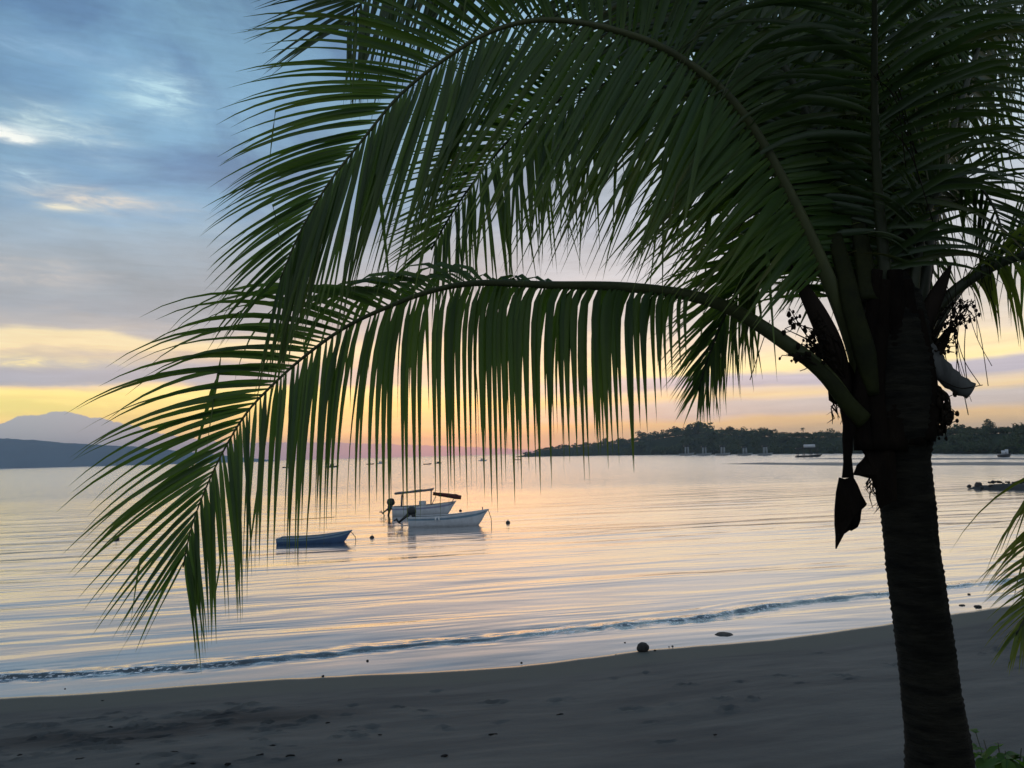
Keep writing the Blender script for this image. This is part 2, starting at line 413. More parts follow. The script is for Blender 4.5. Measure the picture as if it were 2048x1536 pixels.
# ------------------------------------------------------------------ water
def make_water():
    mt = bpy.data.materials.new('sea_water'); mt.use_nodes = True
    N = NT(mt.node_tree); N.n.clear()
    geo = N.new('ShaderNodeNewGeometry')
    pos = geo.outputs['Position']
    mp = N.mapping(pos, rot=(0, 0, -SHORE_ROT + 0.03))            # along shore / out to sea
    sp = N.new('ShaderNodeSeparateXYZ'); N.link(pos, sp.inputs[0])
    dist = sp.outputs[1]
    n1 = N.noise(N.mapping(mp, scale=(0.075, 0.44, 1)), 1.0, 3, 0.5, 0.35)      # long low swell lines
    n2 = N.noise(N.mapping(mp, scale=(0.30, 1.7, 1), loc=(3, 8, 0)), 1.0, 3, 0.55, 0.3)
    n3 = N.noise(N.mapping(mp, scale=(1.6, 5.5, 1), loc=(1, 2, 0)), 1.0, 3, 0.6, 0.2)
    patch = N.noise(N.mapping(mp, scale=(0.020, 0.035, 1), loc=(5, 1, 0)), 1.0, 3, 0.5, 0.5)
    rough_far = N.mapr(dist, 85, 120, 0.0, 1.0, True)             # breeze beyond the boats
    calm = N.mapr(patch, 0.35, 0.62, 0.35, 1.0)
    h = N.math('ADD', N.math('MULTIPLY', n1, 0.21), N.math('MULTIPLY', n2, 0.010))
    h = N.math('ADD', h, N.math('MULTIPLY', n3, 0.0010))
    h = N.math('MULTIPLY', h, calm)
    n4 = N.noise(N.mapping(mp, scale=(0.25, 0.5, 1), loc=(7, 2, 0)), 1.0, 4, 0.6, 0.3)
    h = N.math('ADD', h, N.math('MULTIPLY', N.math('MULTIPLY', n4, 0.30), rough_far))
    bump = N.new('ShaderNodeBump'); bump.inputs['Strength'].default_value = 1.0; bump.inputs['Distance'].default_value = 1.0
    N.link(h, bump.inputs['Height'])
    gl = N.new('ShaderNodeBsdfGlossy'); gl.inputs['Color'].default_value = (0.97, 0.97, 0.97, 1)
    N.link(N.mapr(dist, 20, 220, 0.11, 0.18), gl.inputs['Roughness'])
    N.link(bump.outputs[0], gl.inputs['Normal'])
    df = N.new('ShaderNodeBsdfDiffuse'); df.inputs['Color'].default_value = (0.036, 0.042, 0.043, 1)
    fr = N.new('ShaderNodeFresnel'); fr.inputs['IOR'].default_value = 1.33
    N.link(bump.outputs[0], fr.inputs['Normal'])
    fac = N.math('SUBTRACT', 1.0, N.math('POWER', N.math('SUBTRACT', 1.0, fr.outputs[0]), 3.2))
    mx = N.new('ShaderNodeMixShader'); N.link(fac, mx.inputs[0]); N.link(df.outputs[0], mx.inputs[1]); N.link(gl.outputs[0], mx.inputs[2])
    # foam flecks along the little breaker
    fa = N.new('ShaderNodeAttribute'); fa.attribute_name = 'foam'
    fn = N.noise(N.mapping(mp, scale=(7, 13, 1)), 1.0, 5, 0.65, 0.4)
    fm = N.math('MULTIPLY', N.mapr(fn, 0.53, 0.60, 0.0, 1.0), fa.outputs['Fac'], clamp=True)
    fd = N.new('ShaderNodeBsdfDiffuse'); fd.inputs['Color'].default_value = (0.86, 0.88, 0.90, 1)
    mx2 = N.new('ShaderNodeMixShader'); N.link(fm, mx2.inputs[0]); N.link(mx.outputs[0], mx2.inputs[1]); N.link(fd.outputs[0], mx2.inputs[2])
    out = N.new('ShaderNodeOutputMaterial'); N.link(mx2.outputs[0], out.inputs[0])

    side = [0.16 * i for i in range(0, 170)]                          # dense out to 27 m
    d = 27.0; stp = 0.2
    while d < 7500: stp *= 1.16; d += stp; side.append(d)
    ls = np.array([-x for x in side[:0:-1]] + side) + 13.0
    rows = list(np.arange(-0.9, 4.2, 0.045)); stp = 0.045; d = rows[-1]
    while d < 5600: stp = min(stp * 1.05, d * 0.03 + 0.05); d += stp; rows.append(d)
    rows = np.array(rows)
    L, S = np.meshgrid(ls, rows)
    e = edge_s(ls)[None, :]; w = wave_s(ls)[None, :]
    x = (e + S) - w                                                     # distance outside the breaker line
    near = np.exp(-np.maximum(np.abs(L - 13) - 40, 0) / 30)
    amp = 0.034 + 0.042 * np.clip(vnoise(L * 0.30 + 3, L * 0 + 2.2) * 1.3 - 0.1, 0, 1)
    amp = amp * (1 + 0.7 * np.clip((L - 13) / 6, 0, 1))
    fine = fbm(L * 2.2, (S + e) * 5.0, 4) - 0.5
    prof = np.where(x < 0, np.exp(-(x / 0.10) ** 2), np.exp(-(x / 0.30) ** 2))
    z = amp * prof * near
    zone = np.exp(-((x - 0.15) / 0.50) ** 2) * near
    z += 0.075 * zone * fine + 0.035 * zone * (fbm(L * 5.5 + 3, (S + e) * 9.0, 3) - 0.5)
    toe = np.exp(-((x + 0.22) / 0.10) ** 2)
    z += 0.018 * toe * np.clip(fine * 3, -0.3, 1) * near
    x2 = x - 0.75 - 0.25 * vnoise(L * 0.5, L * 0 + 6.1)                # a second, weaker line behind
    z += 0.022 * np.exp(-(x2 / 0.16) ** 2) * np.clip(vnoise(L * 0.22 + 31, L * 0 + 1.2) * 2.2 - 0.8, 0, 1) * near
    sw = np.clip((S - 1.0) / 3.0, 0, 1) * np.exp(-np.maximum(S - 30, 0) / 25)
    z += 0.008 * sw * (fbm(L * 0.10 + 7, (S + 0.06 * L) * 0.42, 3) - 0.5) * 2
    z = np.where(S < 0.15, z * np.clip((S + 0.1) / 0.25, 0, 1), z)
    foam = (0.9 * np.exp(-((x + 0.06) / 0.16) ** 2) * (vnoise(L * 0.55 + 11, L * 0 + 4.2) > 0.34) + 0.55 * toe +
            0.45 * np.exp(-((x - 0.35) / 0.35) ** 2) * np.clip(vnoise(L * 0.3 + 5, L * 0 + 9.2) * 2 - 0.7, 0, 1)) * near
    foam *= np.clip(0.35 + 0.9 * vnoise(L * 1.3, S * 0 + 2.0), 0, 1)
    kk = np.exp(-np.maximum(S - 10, 0) / 15)
    s = S + e * kk
    P = np.stack([P0.x + E_.x * L + N_.x * s, P0.y + E_.y * L + N_.y * s, z], -1)
    o = grid_mesh('water', P, mt, {'foam': np.clip(foam, 0, 1)})
    props(o, kind='structure')
make_water()

# ------------------------------------------------------------------ sand
def sand_profile(i):
    """height over the water i metres inland from the edge"""
    i = np.asarray(i, float)
    return np.where(i < 0, 0.035 * i, 0.10 * i + 0.0048 * np.minimum(i, 13) ** 2 + np.where(i > 13, 0.02 * (i - 13), 0))
def ground_z(x, y):
    l, s = to_ls((x, y, 0))
    return float(sand_profile(float(edge_s(l)) - s))
def make_sand():
    mt, N, b = pmat('volcanic_sand', (0.10, 0.10, 0.10), 0.75, 0.25)
    geo = N.new('ShaderNodeNewGeometry'); pos = geo.outputs['Position']
    mp = N.mapping(pos, rot=(0, 0, -SHORE_ROT))
    a1 = N.new('ShaderNodeAttribute'); a1.attribute_name = 'inland'
    inl = a1.outputs['Fac']
    n1 = N.noise(N.mapping(mp, scale=(0.35, 1.2, 1)), 1.0, 5, 0.6, 0.4)
    n2 = N.noise(mp, 60.0, 3, 0.7)
    n3 = N.noise(N.mapping(mp, scale=(1.2, 3.2, 1)), 1.0, 4, 0.6, 0.3)
    dry = N.mixc(N.mapr(n1, 0.36, 0.64, 0, 1), (0.128, 0.122, 0.110, 1), (0.062, 0.063, 0.062, 1))
    dry = N.mixc(N.mapr(n2, 0.3, 0.7, 0.0, 0.5), dry, (0.060, 0.059, 0.055, 1))
    wet = N.mixc(n3, (0.084, 0.086, 0.074, 1), (0.102, 0.102, 0.086, 1))
    wetf = N.mapr(N.math('ADD', inl, N.math('MULTIPLY', n1, 1.2)), 1.9, 2.7, 1.0, 0.0, True)
    c = N.mixc(wetf, dry, wet)
    a2 = N.new('ShaderNodeAttribute'); a2.attribute_name = 'drift'
    df = N.math('MULTIPLY', a2.outputs['Fac'], N.mapr(n3, 0.28, 0.58, 0.45, 1.1), clamp=True)
    c = N.mixc(N.math('MULTIPLY', df, 0.92), c, (0.026, 0.026, 0.026, 1))       # line of dark plant litter and damp
    N.link(c, b.inputs['Base Color'])
    film = N.mapr(inl, 0.02, 0.28, 1.0, 0.0, True)
    N.link(N.mixc(film, (0.78, 0.78, 0.78, 1), (0.10, 0.10, 0.10, 1)), b.inputs['Roughness'])
    N.link(N.mixc(film, (0.15, 0.15, 0.15, 1), (1, 1, 1, 1)), b.inputs['Specular IOR Level'])
    bn = N.new('ShaderNodeBump'); bn.inputs['Distance'].default_value = 0.02
    N.link(N.mapr(inl, 0.3, 2.5, 0.05, 0.6), bn.inputs['Strength'])
    N.link(N.math('ADD', N.math('MULTIPLY', N.noise(mp, 9.0, 5, 0.65), 1.0), N.math('MULTIPLY', n2, 0.25)), bn.inputs['Height'])
    N.link(bn.outputs[0], b.inputs['Normal'])

    ls = np.concatenate([-np.geomspace(400, 14, 40), np.arange(-13.8, 34, 0.075), np.geomspace(34.2, 400, 40)])
    ii = np.concatenate([-np.geomspace(12, 0.55, 12), np.arange(-0.5, 13.5, 0.06), np.geomspace(13.6, 120, 50)])
    L, I = np.meshgrid(ls, ii)
    z = sand_profile(I)
    k = np.clip((I - 1.6) / 2.2, 0, 1) * (np.abs(L - 10) < 26)
    z = z + k * (0.05 * (fbm(L * 0.7, I * 1.3, 3) - 0.5) + 0.020 * (fbm(L * 3.1 + 9, I * 4.2, 3) - 0.5))
    # long low undulations across the beach face
    z = z + 0.035 * np.clip((I - 0.8) / 2, 0, 1) * (fbm(L * 0.16 + 2, I * 0.8, 3) - 0.5) * (np.abs(L - 10) < 26)
    # footprints and scuffs
    rng = np.random.RandomState(3)
    for _ in range(700):
        l0 = rng.uniform(-6, 24); i0 = 2.2 + rng.gamma(2.4, 1.5)
        if l0 > 6 and rng.rand() < 0.8: continue
        a = rng.uniform(0, math.pi); ra = rng.uniform(0.09, 0.17); rb = ra * rng.uniform(0.4, 0.6); dep = rng.uniform(0.025, 0.085)
        c0 = np.searchsorted(ls, l0 - 0.4); c1 = np.searchsorted(ls, l0 + 0.4)
        r0 = np.searchsorted(ii, i0 - 0.4); r1 = np.searchsorted(ii, i0 + 0.4)
        dl = L[r0:r1, c0:c1] - l0; di = I[r0:r1, c0:c1] - i0
        p = (dl * math.cos(a) + di * math.sin(a)) / ra; q = (-dl * math.sin(a) + di * math.cos(a)) / rb
        rr = np.sqrt(p * p + q * q)
        z[r0:r1, c0:c1] += -dep * np.exp(-rr ** 2 * 1.2) + dep * 0.5 * np.exp(-((rr - 1.45) / 0.35) ** 2)
    dl_, di_ = [], []
    for u, v in ((-300, 1560), (0, 1484), (100, 1478), (200, 1480), (330, 1462), (450, 1440), (560, 1438), (700, 1425), (850, 1440)):
        # find where the view ray meets the beach
        r = ray(u, v); t = 6.0
        while t < 30:
            p = Vector((0, 0, EYE)) + r * t
            if p.z < ground_z(p.x, p.y): break
            t += 0.03
        l, s = to_ls(p); dl_.append(l); di_.append(float(edge_s(l)) - s)
    cen = np.interp(L, dl_, di_)
    wid = 1.25 * np.interp(L, dl_, [0.6, 0.6, 0.5, 0.55, 0.75, 0.7, 0.55, 0.3, 0.15])
    drift = np.exp(-((I - cen) / wid) ** 2) * np.interp(L, dl_, [1, 0.75, 0.9, 0.9, 1, 1, 0.8, 0.35, 0.0])
    drift = np.clip(1.25 * drift * (0.55 + 0.9 * fbm(L * 1.1, I * 1.8, 4)), 0, 1)
    s = edge_s(ls)[None, :] - I
    P = np.stack([P0.x + E_.x * L + N_.x * s, P0.y + E_.y * L + N_.y * s, z], -1)[::-1]
    o = grid_mesh('beach_sand', P, mt, {'inland': I[::-1].copy(), 'drift': drift[::-1].copy()})
    props(o, kind='structure')
make_sand()

def on_beach(u, v):
    r = ray(u, v); t = 5.0
    while t < 40:
        p = Vector((0, 0, EYE)) + r * t
        if p.z <= max(ground_z(p.x, p.y), 0.0): return p
        t += 0.02
    return p

# ------------------------------------------------------------------ far land
def ridge_land(name, prof, d_ridge, d_foot, d_back, mat, seed=0, jag=0.04, ncol=260):
    us = np.linspace(prof[0][0], prof[-1][0], ncol)
    vs = np.interp(us, [p[0] for p in prof], [p[1] for p in prof])
    fr = np.concatenate([np.linspace(0, 1, 16), np.linspace(1.12, 2, 8)])
    P = np.zeros((len(fr), ncol, 3))
    for j, (u, v) in enumerate(zip(us, vs)):
        top = at(u, v, d_ridge)
        h = max(top.z, 0.0)
        for i, f in enumerate(fr):
            if f <= 1: d = d_foot + (d_ridge - d_foot) * f; k = math.sin(f * math.pi / 2) ** 1.15
            else: d = d_ridge + (d_back - d_ridge) * (f - 1); k = max(0.0, math.cos((f - 1) * math.pi / 2))
            X = top.x / top.y * d
            P[i, j] = (X, d, -1.5 + (h + 1.5) * k)
    X, Y = P[:, :, 0], P[:, :, 1]
    sc = d_ridge * 0.02
    nz = fbm(X / sc + seed, Y / sc + seed * 2, 5) - 0.5
    k = np.where(fr <= 1, np.sin(np.clip(fr, 0, 1) * math.pi), 0.3)[:, None]
    P[:, :, 2] += nz * (P[:, :, 2] + 1.5) * (0.5 * k + jag)
    o = grid_mesh(name, P, mat)
    return props(o, kind='structure')
M_HEAD = mottled('headland_forest_haze_tint', (0.085, 0.14, 0.20), (0.07, 0.115, 0.17), 0.01, 0.95, 0.0)  # forest colour shifted to blue: distance haze put into the base colour
M_WOODLAND = mottled('wooded_ground', (0.035, 0.045, 0.025), (0.022, 0.030, 0.018), 0.05, 0.95, 0.0)
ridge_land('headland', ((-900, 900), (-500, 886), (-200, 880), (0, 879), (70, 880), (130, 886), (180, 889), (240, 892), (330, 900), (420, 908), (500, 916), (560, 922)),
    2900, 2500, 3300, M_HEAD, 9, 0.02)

# wooded point across the bay
PT_U = [1030, 1060, 1130, 1200, 1300, 1400, 1500, 1600, 1700, 1800, 1900, 2048, 2300, 2700]
PT_D = [960, 930, 880, 800, 700, 600, 520, 450, 400, 350, 300, 255, 215, 180]
PT_V = [906, 899, 889, 883, 869, 850, 859, 863, 861, 860, 855, 850, 842, 820]
def pt_d(u): return float(np.interp(u, PT_U, PT_D))
def pt_v(u): return float(np.interp(u, PT_U, PT_V))
def point_z(u, f):
    """ground height at fraction f (0 shore, 1 ridge)"""
    d = pt_d(u); h = at(u, pt_v(u), d * 1.14).z
    g = max(0.3, h * 0.74)
    return g * math.sin(min(f, 1) * math.pi / 2) * min(1, (u - 1030) / 60 + 0.1)
def make_point():
    us = np.linspace(1030, 2700, 220); fr = np.linspace(-0.12, 2.2, 26)
    P = np.zeros((len(fr), len(us), 3))
    for j, u in enumerate(us):
        d0 = pt_d(u)
        for i, f in enumerate(fr):
            d = d0 * (1 + 0.14 * f); q = at(u, 900, d)
            zz = point_z(u, max(f, 0)) if f < 1 else point_z(u, 1) * max(0, 1 - (f - 1) / 1.2)
            P[i, j] = (q.x, d, zz - 0.3 if f > 0 else -0.8)
    props(grid_mesh('wooded_point_ground', P, M_WOODLAND), kind='structure')
make_point()

M_TREE = leaf_mat('far_tree_leaves', (0.036, 0.056, 0.022), (0.064, 0.080, 0.030), (0.05, 0.06, 0.02), 0.2, 0.7, 0.15)
M_TRUNK = mottled('far_trunk', (0.05, 0.045, 0.035), (0.03, 0.027, 0.022), 2, 0.9, 0.1)
def crown(mb, c, rx, rz, n, rnd, size):
    """leaf clumps spread through a lumpy crown volume"""
    lobes = [(Vector((rnd.uniform(-.55, .55) * rx, rnd.uniform(-.55, .55) * rx, rnd.uniform(-.5, .55) * rz)), rnd.uniform(.35, .6)) for _ in range(6)]
    for _ in range(n):
        o, k = rnd.choice(lobes)
        d = Vector((rnd.gauss(0, 1), rnd.gauss(0, 1), rnd.gauss(0, 1))).normalized() * rnd.random() ** 0.4
        p = Vector(c) + o + Vector((d.x * rx * k, d.y * rx * k, d.z * rz * k))
        a = Vector((rnd.gauss(0, 1), rnd.gauss(0, 1), rnd.gauss(0, 1))).normalized(); b = a.orthogonal().normalized()
        s = size * rnd.uniform(.6, 1.3); t = float(rnd.randint(0, 9)) + 0.1
        mb.add([p - a * s, p - b * s * .6, p + a * s, p + b * s * .6], [(0, 1, 2, 3)], [t] * 4)
def make_wood():
    rnd = random.Random(5); mb = MB()
    for k in range(640):
        u = 1048 + (2500 - 1048) * (k + rnd.random()) / 640
        f = rnd.choice((0.0, 0.05, 0.25, 0.5, 0.75, 1.0, 1.0, 1.05))
        d = pt_d(u) * (1 + 0.14 * f); g = point_z(u, f)
        top = at(u, pt_v(u), d).z
        H = (top - g) * rnd.uniform(.72, 1.0) if f > 0.9 else max(2.0, top * .42) * rnd.uniform(.7, 1.1)
        H = max(H, 1.6); q = at(u, 900, d)
        rx = max(H, 3.0) * rnd.uniform(.55, .95)
        crown(mb, (q.x, d, g + H * .42), rx, H * .60, 120, rnd, max(.5, H * .13))
    for k in range(330):
        u = 1048 + (2400 - 1048) * (k + rnd.random()) / 330
        d = pt_d(u) * 1.13; g = point_z(u, 1.0); top = at(u, pt_v(u), d).z; q = at(u, 900, d)
        H = max(1.0, (top - g) * rnd.uniform(.5, .8))
        crown(mb, (q.x, d, g + H * .3), H * rnd.uniform(.8, 1.3), H * .55, 90, rnd, max(.45, H * .14))
    o = mb.build('far_wood', M_TREE, smooth=False, attr='tint')
    props(o, 'dark green wood covering the point across the bay', 'wood', kind='stuff')
make_wood()
def far_tree(u, vtop, hfrac, rxk, label, seed, palm=False):
    rnd = random.Random(seed)
    d = pt_d(u) * 1.13; g = point_z(u, .95); q = at(u, 900, d); top = at(u, vtop, d).z
    H = top - g
    root = empty('broadleaf_tree' if not palm else 'palm_tree', (q.x, d, g), label, 'tree')
    t = MB(); t.tube([(0, 0, -0.5), (0.15, 0, H * .5), (0.05, 0, H * .8)], [H * .045, H * .035, H * .025], 6); t.build('trunk', M_TRUNK, root)
    cb = MB()
    if palm:
        for k in range(16):
            a = rnd.uniform(0, 6.28); e = rnd.uniform(-.2, 1.0); Lf = H * .26
            for j in range(5):
                r0 = Lf * j / 5; r1 = Lf * (j + 1) / 5
                z0 = H * .8 + e * r0 - r0 * r0 / Lf * 1.1; z1 = H * .8 + e * r1 - r1 * r1 / Lf * 1.1
                w = H * .035 * (1 - j / 6); n = Vector((-math.sin(a), math.cos(a), 0)) * w
                A = Vector((math.cos(a) * r0, math.sin(a) * r0, z0)); B = Vector((math.cos(a) * r1, math.sin(a) * r1, z1))
                cb.add([A - n - Vector((0, 0, w)), A, A + n - Vector((0, 0, w)), B - n * .8 - Vector((0, 0, w)), B, B + n * .8 - Vector((0, 0, w))],
                       [(0, 1, 4, 3), (1, 2, 5, 4)], [float(rnd.randint(0, 9)) + .1] * 6)
    else:
        crown(cb, (0, 0, H * .58), H * rxk * 1.25, H * .45, 420, rnd, max(.4, H * .08))
    cb.build('crown', M_TREE, root, smooth=False, attr='tint')
for a in ((1408, 843, 1, .62, 'tallest broad tree, top of the high hump of the wooded point', 1, False),
          (1462, 851, 1, .5, 'round broad tree on the slope just beside the high hump of the point', 2, False),
          (1352, 853, 1, .5, 'broad tree at the foot of the high hump towards the tip of the point', 3, False),
          (1285, 862, 1, .55, 'low spreading tree on the skyline between the tip and the hump of the point', 4, False),
          (1210, 875, 1, .5, 'small rounded tree near the outer tip of the wooded point', 5, False),
          (1608, 852, 1, .3, 'thin feathery palm standing above the level skyline left of the palm trunk', 6, True),
          (1545, 857, 1, .5, 'bushy tree on the level skyline above the white-topped shelter boat', 7, False),
          (1985, 838, 1, .5, 'dark broad tree on the skyline right of the palm trunk', 8, False),
          (1925, 846, 1, .55, 'rounded dark tree beside the palm trunk on the near end of the wood', 9, False)):
    far_tree(*a)

# low mud bar and stony spit in the bay
def low_bar(name, u0, u1, v, dd, h, mat, rate=4):
    a = on_water(u0, v); b = on_water(u1, v); mb_u = np.linspace(0, 1, 90); fr = np.linspace(-1, 1, 9)
    P = np.zeros((9, 90, 3))
    for j, t in enumerate(mb_u):
        c = a.lerp(b, t); w = dd * (min(1, t * rate) ** .7) * (0.7 + 0.6 * float(vnoise(np.array(t * 7.0), np.array(2.5))))
        for i, f in enumerate(fr):
            P[i, j] = (c.x, c.y + f * w, h * (1 - f * f) * min(1, t * rate * 1.25) * (0.5 + float(vnoise(np.array(t * 22.0), np.array(f * 2.0 + 9)))) - 0.05)
    return props(grid_mesh(name, P, mat), kind='structure')
M_MUD = mottled('mud_bar', (0.13, 0.115, 0.11), (0.08, 0.075, 0.075), 0.6, 0.5, 0.4)
low_bar('mud_bar', 1425, 2100, 928, 26, 0.30, M_MUD, 3)
low_bar('mud_bar_beyond', 1560, 2300, 918, 24, 0.25, M_MUD, 3)
low_bar('stony_spit', 1932, 2700, 978, 2.6, 0.62, M_ROCK, 9)
def spit_rocks():
    rnd = random.Random(12)
    base = None
    for k in range(34):
        u = 1946 + 120 * (k / 33) + rnd.uniform(-3, 3)
        p = on_water(u, 977.5)
        t = (u - 1932) / 130
        y = p.y + rnd.uniform(-1.4, 1.6); z = 0.05 + 0.62 * min(1, t * 2.2) * (1 - ((y - p.y) / 2.6) ** 2)
        r = rnd.uniform(.10, .24)
        mb = MB(); mb.blob((0, 0, 0), (r, r * .8, r * .65), k, .5, 9, 6)
        big = (k == 3)
        if big: mb = MB(); mb.blob((0, 0, 0), (.36, .3, .32), k, .4, 10, 7); y = p.y; z = .30
        o = mb.build('boulder', M_ROCK, smooth=False); o.location = (p.x, y, z)
        if big: props(o, 'largest dark boulder near the outer end of the stony spit', 'rock')
        else: props(o, 'dark stone lying on the low stony spit at the water', 'rock', 'stones of the stony spit')
spit_rocks()

# ------------------------------------------------------------------ coconut palm
PALM_D = 4.0
def catmull(pts, n):
    P = [np.array(p, float) for p in pts]
    P = [2 * P[0] - P[1]] + P + [2 * P[-1] - P[-2]]
    out = []
    for i in range(1, len(P) - 2):
        for k in range(24):
            t = k / 24
            out.append(0.5 * ((2 * P[i]) + (-P[i - 1] + P[i + 1]) * t + (2 * P[i - 1] - 5 * P[i] + 4 * P[i + 1] - P[i + 2]) * t * t + (-P[i - 1] + 3 * P[i] - 3 * P[i + 1] + P[i + 2]) * t ** 3))
    out.append(P[-2])
    out = np.array(out)
    L = np.concatenate([[0], np.cumsum(np.linalg.norm(np.diff(out, axis=0), axis=1))])
    s = np.linspace(0, L[-1], n)
    return np.stack([np.interp(s, L, out[:, k]) for k in range(3)], 1), L[-1]
def key(t, ks):
    return float(np.interp(t, [k[0] for k in ks], [k[1] for k in ks]))
Z = Vector((0, 0, 1))

_tb = at(1926, 1890, PALM_D)
PALM_BASE = Vector((_tb.x, PALM_D, ground_z(_tb.x, PALM_D) - 0.04))
palm = empty('coconut_palm', PALM_BASE, 'large dark coconut palm leaning beside the beach, its long fronds arching across the sky', 'palm tree')

def frond(name, pix, leaf0=0.18, spacing=0.05, length=((0, .5), (.25, 1.1), (.6, 1.1), (.9, .7), (1, .3)), ang=((0, 75), (.5, 60), (1, 30)),
          roll=((0, 0), (1, 0)), droop=((0, 1.2), (1, 1.2)), lift=20, w0=0.045, wt=0.006, leafw=0.042, seed=1, mat=None, jit=1.0, kink=0.03, label=None,
          sides=(1, -1), flat=0.7, pw=None, skip=0.02, sidelen=(1, 1), sidedroop=(1, 1), sideang=(1, 1), ang2=None, pmat_=None):
    """one pinnate frond: rachis mesh with its leaflets as child; pix: (u, v, depth) of points along the rachis"""
    rnd = random.Random(seed)
    C, Ltot = catmull([at(*p) for p in pix], 90)
    ts = np.linspace(0, 1, 90)
    def P(t): return Vector([np.interp(t, ts, C[:, k]) for k in range(3)])
    mb = MB()
    rs = [max(wt, (w0 - wt) * (1 - t) ** 1.8 + wt) for t in ts]
    if pw: rs = [r * key(t, pw) for r, t in zip(rs, ts)]
    side0 = (P(.3) - P(.2)).cross(Z); side0 = side0.normalized() if side0.length > 1e-6 else Vector((0, 1, 0))
    mb.tube([Vector(c) for c in C], rs, 8, flat)
    fo = mb.build(name, pmat_ or M_RACHIS, palm, origin=PALM_BASE)
    if label: fo['label'] = label
    lb = MB(); s = leaf0 * Ltot
    K = 9
    while s < Ltot * 0.995:
        t = s / Ltot
        T = (P(min(t + .012, 1)) - P(max(t - .012, 0))).normalized()
        A0 = T.cross(Z); A0 = A0.normalized() if A0.length > 1e-3 else Vector((0, 1, 0))
        ph = R(key(t, roll)); B0 = A0.cross(T).normalized()          # B0 points up-ish
        Lat = A0 * math.cos(ph) + B0 * math.sin(ph); Nor = Lat.cross(T).normalized()
        tt = (t - leaf0) / (1 - leaf0)
        for sd in sides:
            if rnd.random() < skip: continue
            ln = key(tt, length) * rnd.uniform(.88, 1.06) * (sidelen[0] if sd > 0 else sidelen[1])
            a = R(key(tt, (ang2 if ang2 and sd < 0 else ang)) * (sideang[0] if sd > 0 else sideang[1]) + rnd.gauss(0, 4.0) * jit)
            lf = R(lift + rnd.gauss(0, 7) * jit)
            d = T * math.cos(a) + (Lat * (sd * math.cos(lf)) + Nor * math.sin(lf)) * math.sin(a)
            d += Vector((rnd.gauss(0, .035), rnd.gauss(0, .035), rnd.gauss(0, .035))) * jit; d.normalize()
            g = key(tt, droop) * rnd.uniform(.75, 1.25) * (sidedroop[0] if sd > 0 else sidedroop[1])
            p = P(t) + T * rnd.uniform(-.012, .012)
            wid = leafw * (1 - .38 * tt) * rnd.uniform(.8, 1.15) * min(1, .45 + ln * .6)
            tint = float(rnd.randint(0, 8)) if rnd.random() > .06 else 9.0
            tw = rnd.gauss(0, .45); kk = rnd.randint(3, 6) if rnd.random() < kink else 99
            seg = ln / K; vs = []; fs = []; at_ = []
            for k in range(K + 1):
                q = k / K
                wv = T - d * T.dot(d)
                alt = Nor.cross(d)
                wv = (wv.normalized() if wv.length > .25 else alt.normalized())
                wv = Matrix.Rotation(tw * (0.5 + q), 3, d) @ wv
                nn = d.cross(wv).normalized()
                prof = min(1.0, .30 + q * 5.0) * (1 - max(0, (q - .22) / .78) ** 1.25)
                hw = wid * .5 * max(prof, .02)
                fold = nn * hw * .45
                vs += [p - wv * hw + fold, p, p + wv * hw + fold]
                at_ += [tint + q * .98] * 3
                if k == kk:
                    d = (d * .15 + Vector((rnd.gauss(0, .15), rnd.gauss(0, .15), -1))).normalized()
                else:
                    d = (d + Vector((0, 0, -1)) * (g * seg * (.35 + 1.1 * q))).normalized()
                p = p + d * seg
                if k:
                    b = (k - 1) * 3
                    fs += [(b, b + 1, b + 4, b + 3), (b + 1, b + 2, b + 5, b + 4)]
            lb.add(vs, fs, at_)
        s += spacing * rnd.uniform(.85, 1.15) * (1 if t < .85 else .95)
    lo = lb.build('leaflets', mat or M_LEAF, fo, attr='tint', origin=PALM_BASE)
    return fo

# the upper big frond, blade turned to the viewer, tip hanging left
frond('frond', ((1738, 800, 3.96), (1690, 640, 3.92), (1580, 390, 3.82), (1475, 215, 3.72), (1350, 110, 3.62), (1220, 58, 3.55), (1090, 40, 3.5), (985, 62, 3.46),
                (890, 118, 3.42), (800, 190, 3.4), (725, 280, 3.38), (655, 370, 3.36), (600, 465, 3.36), (560, 560, 3.36)),
      leaf0=.16, spacing=.021, ang2=((0, 96), (.28, 90), (.46, 64), (.58, 44), (.75, 27), (1, 14)), length=((0, .75), (.10, 1.25), (.35, 1.42), (.5, 1.38), (.6, 1.3), (.8, .98), (1, .6)), ang=((0, 96), (.28, 90), (.48, 64), (.7, 44), (1, 20)),
      roll=((0, 70), (.3, 80), (.6, 92), (1, 95)), droop=((0, .25), (.3, .25), (.6, .25), (1, .35)), lift=10, w0=.052, wt=.004, leafw=.035, seed=11, sidedroop=(3.0, .8), sideang=(1.12, 1), jit=.45, pmat_=M_RIB,
      label='highest arching frond, blade turned to the viewer', sidelen=(.74, 1))
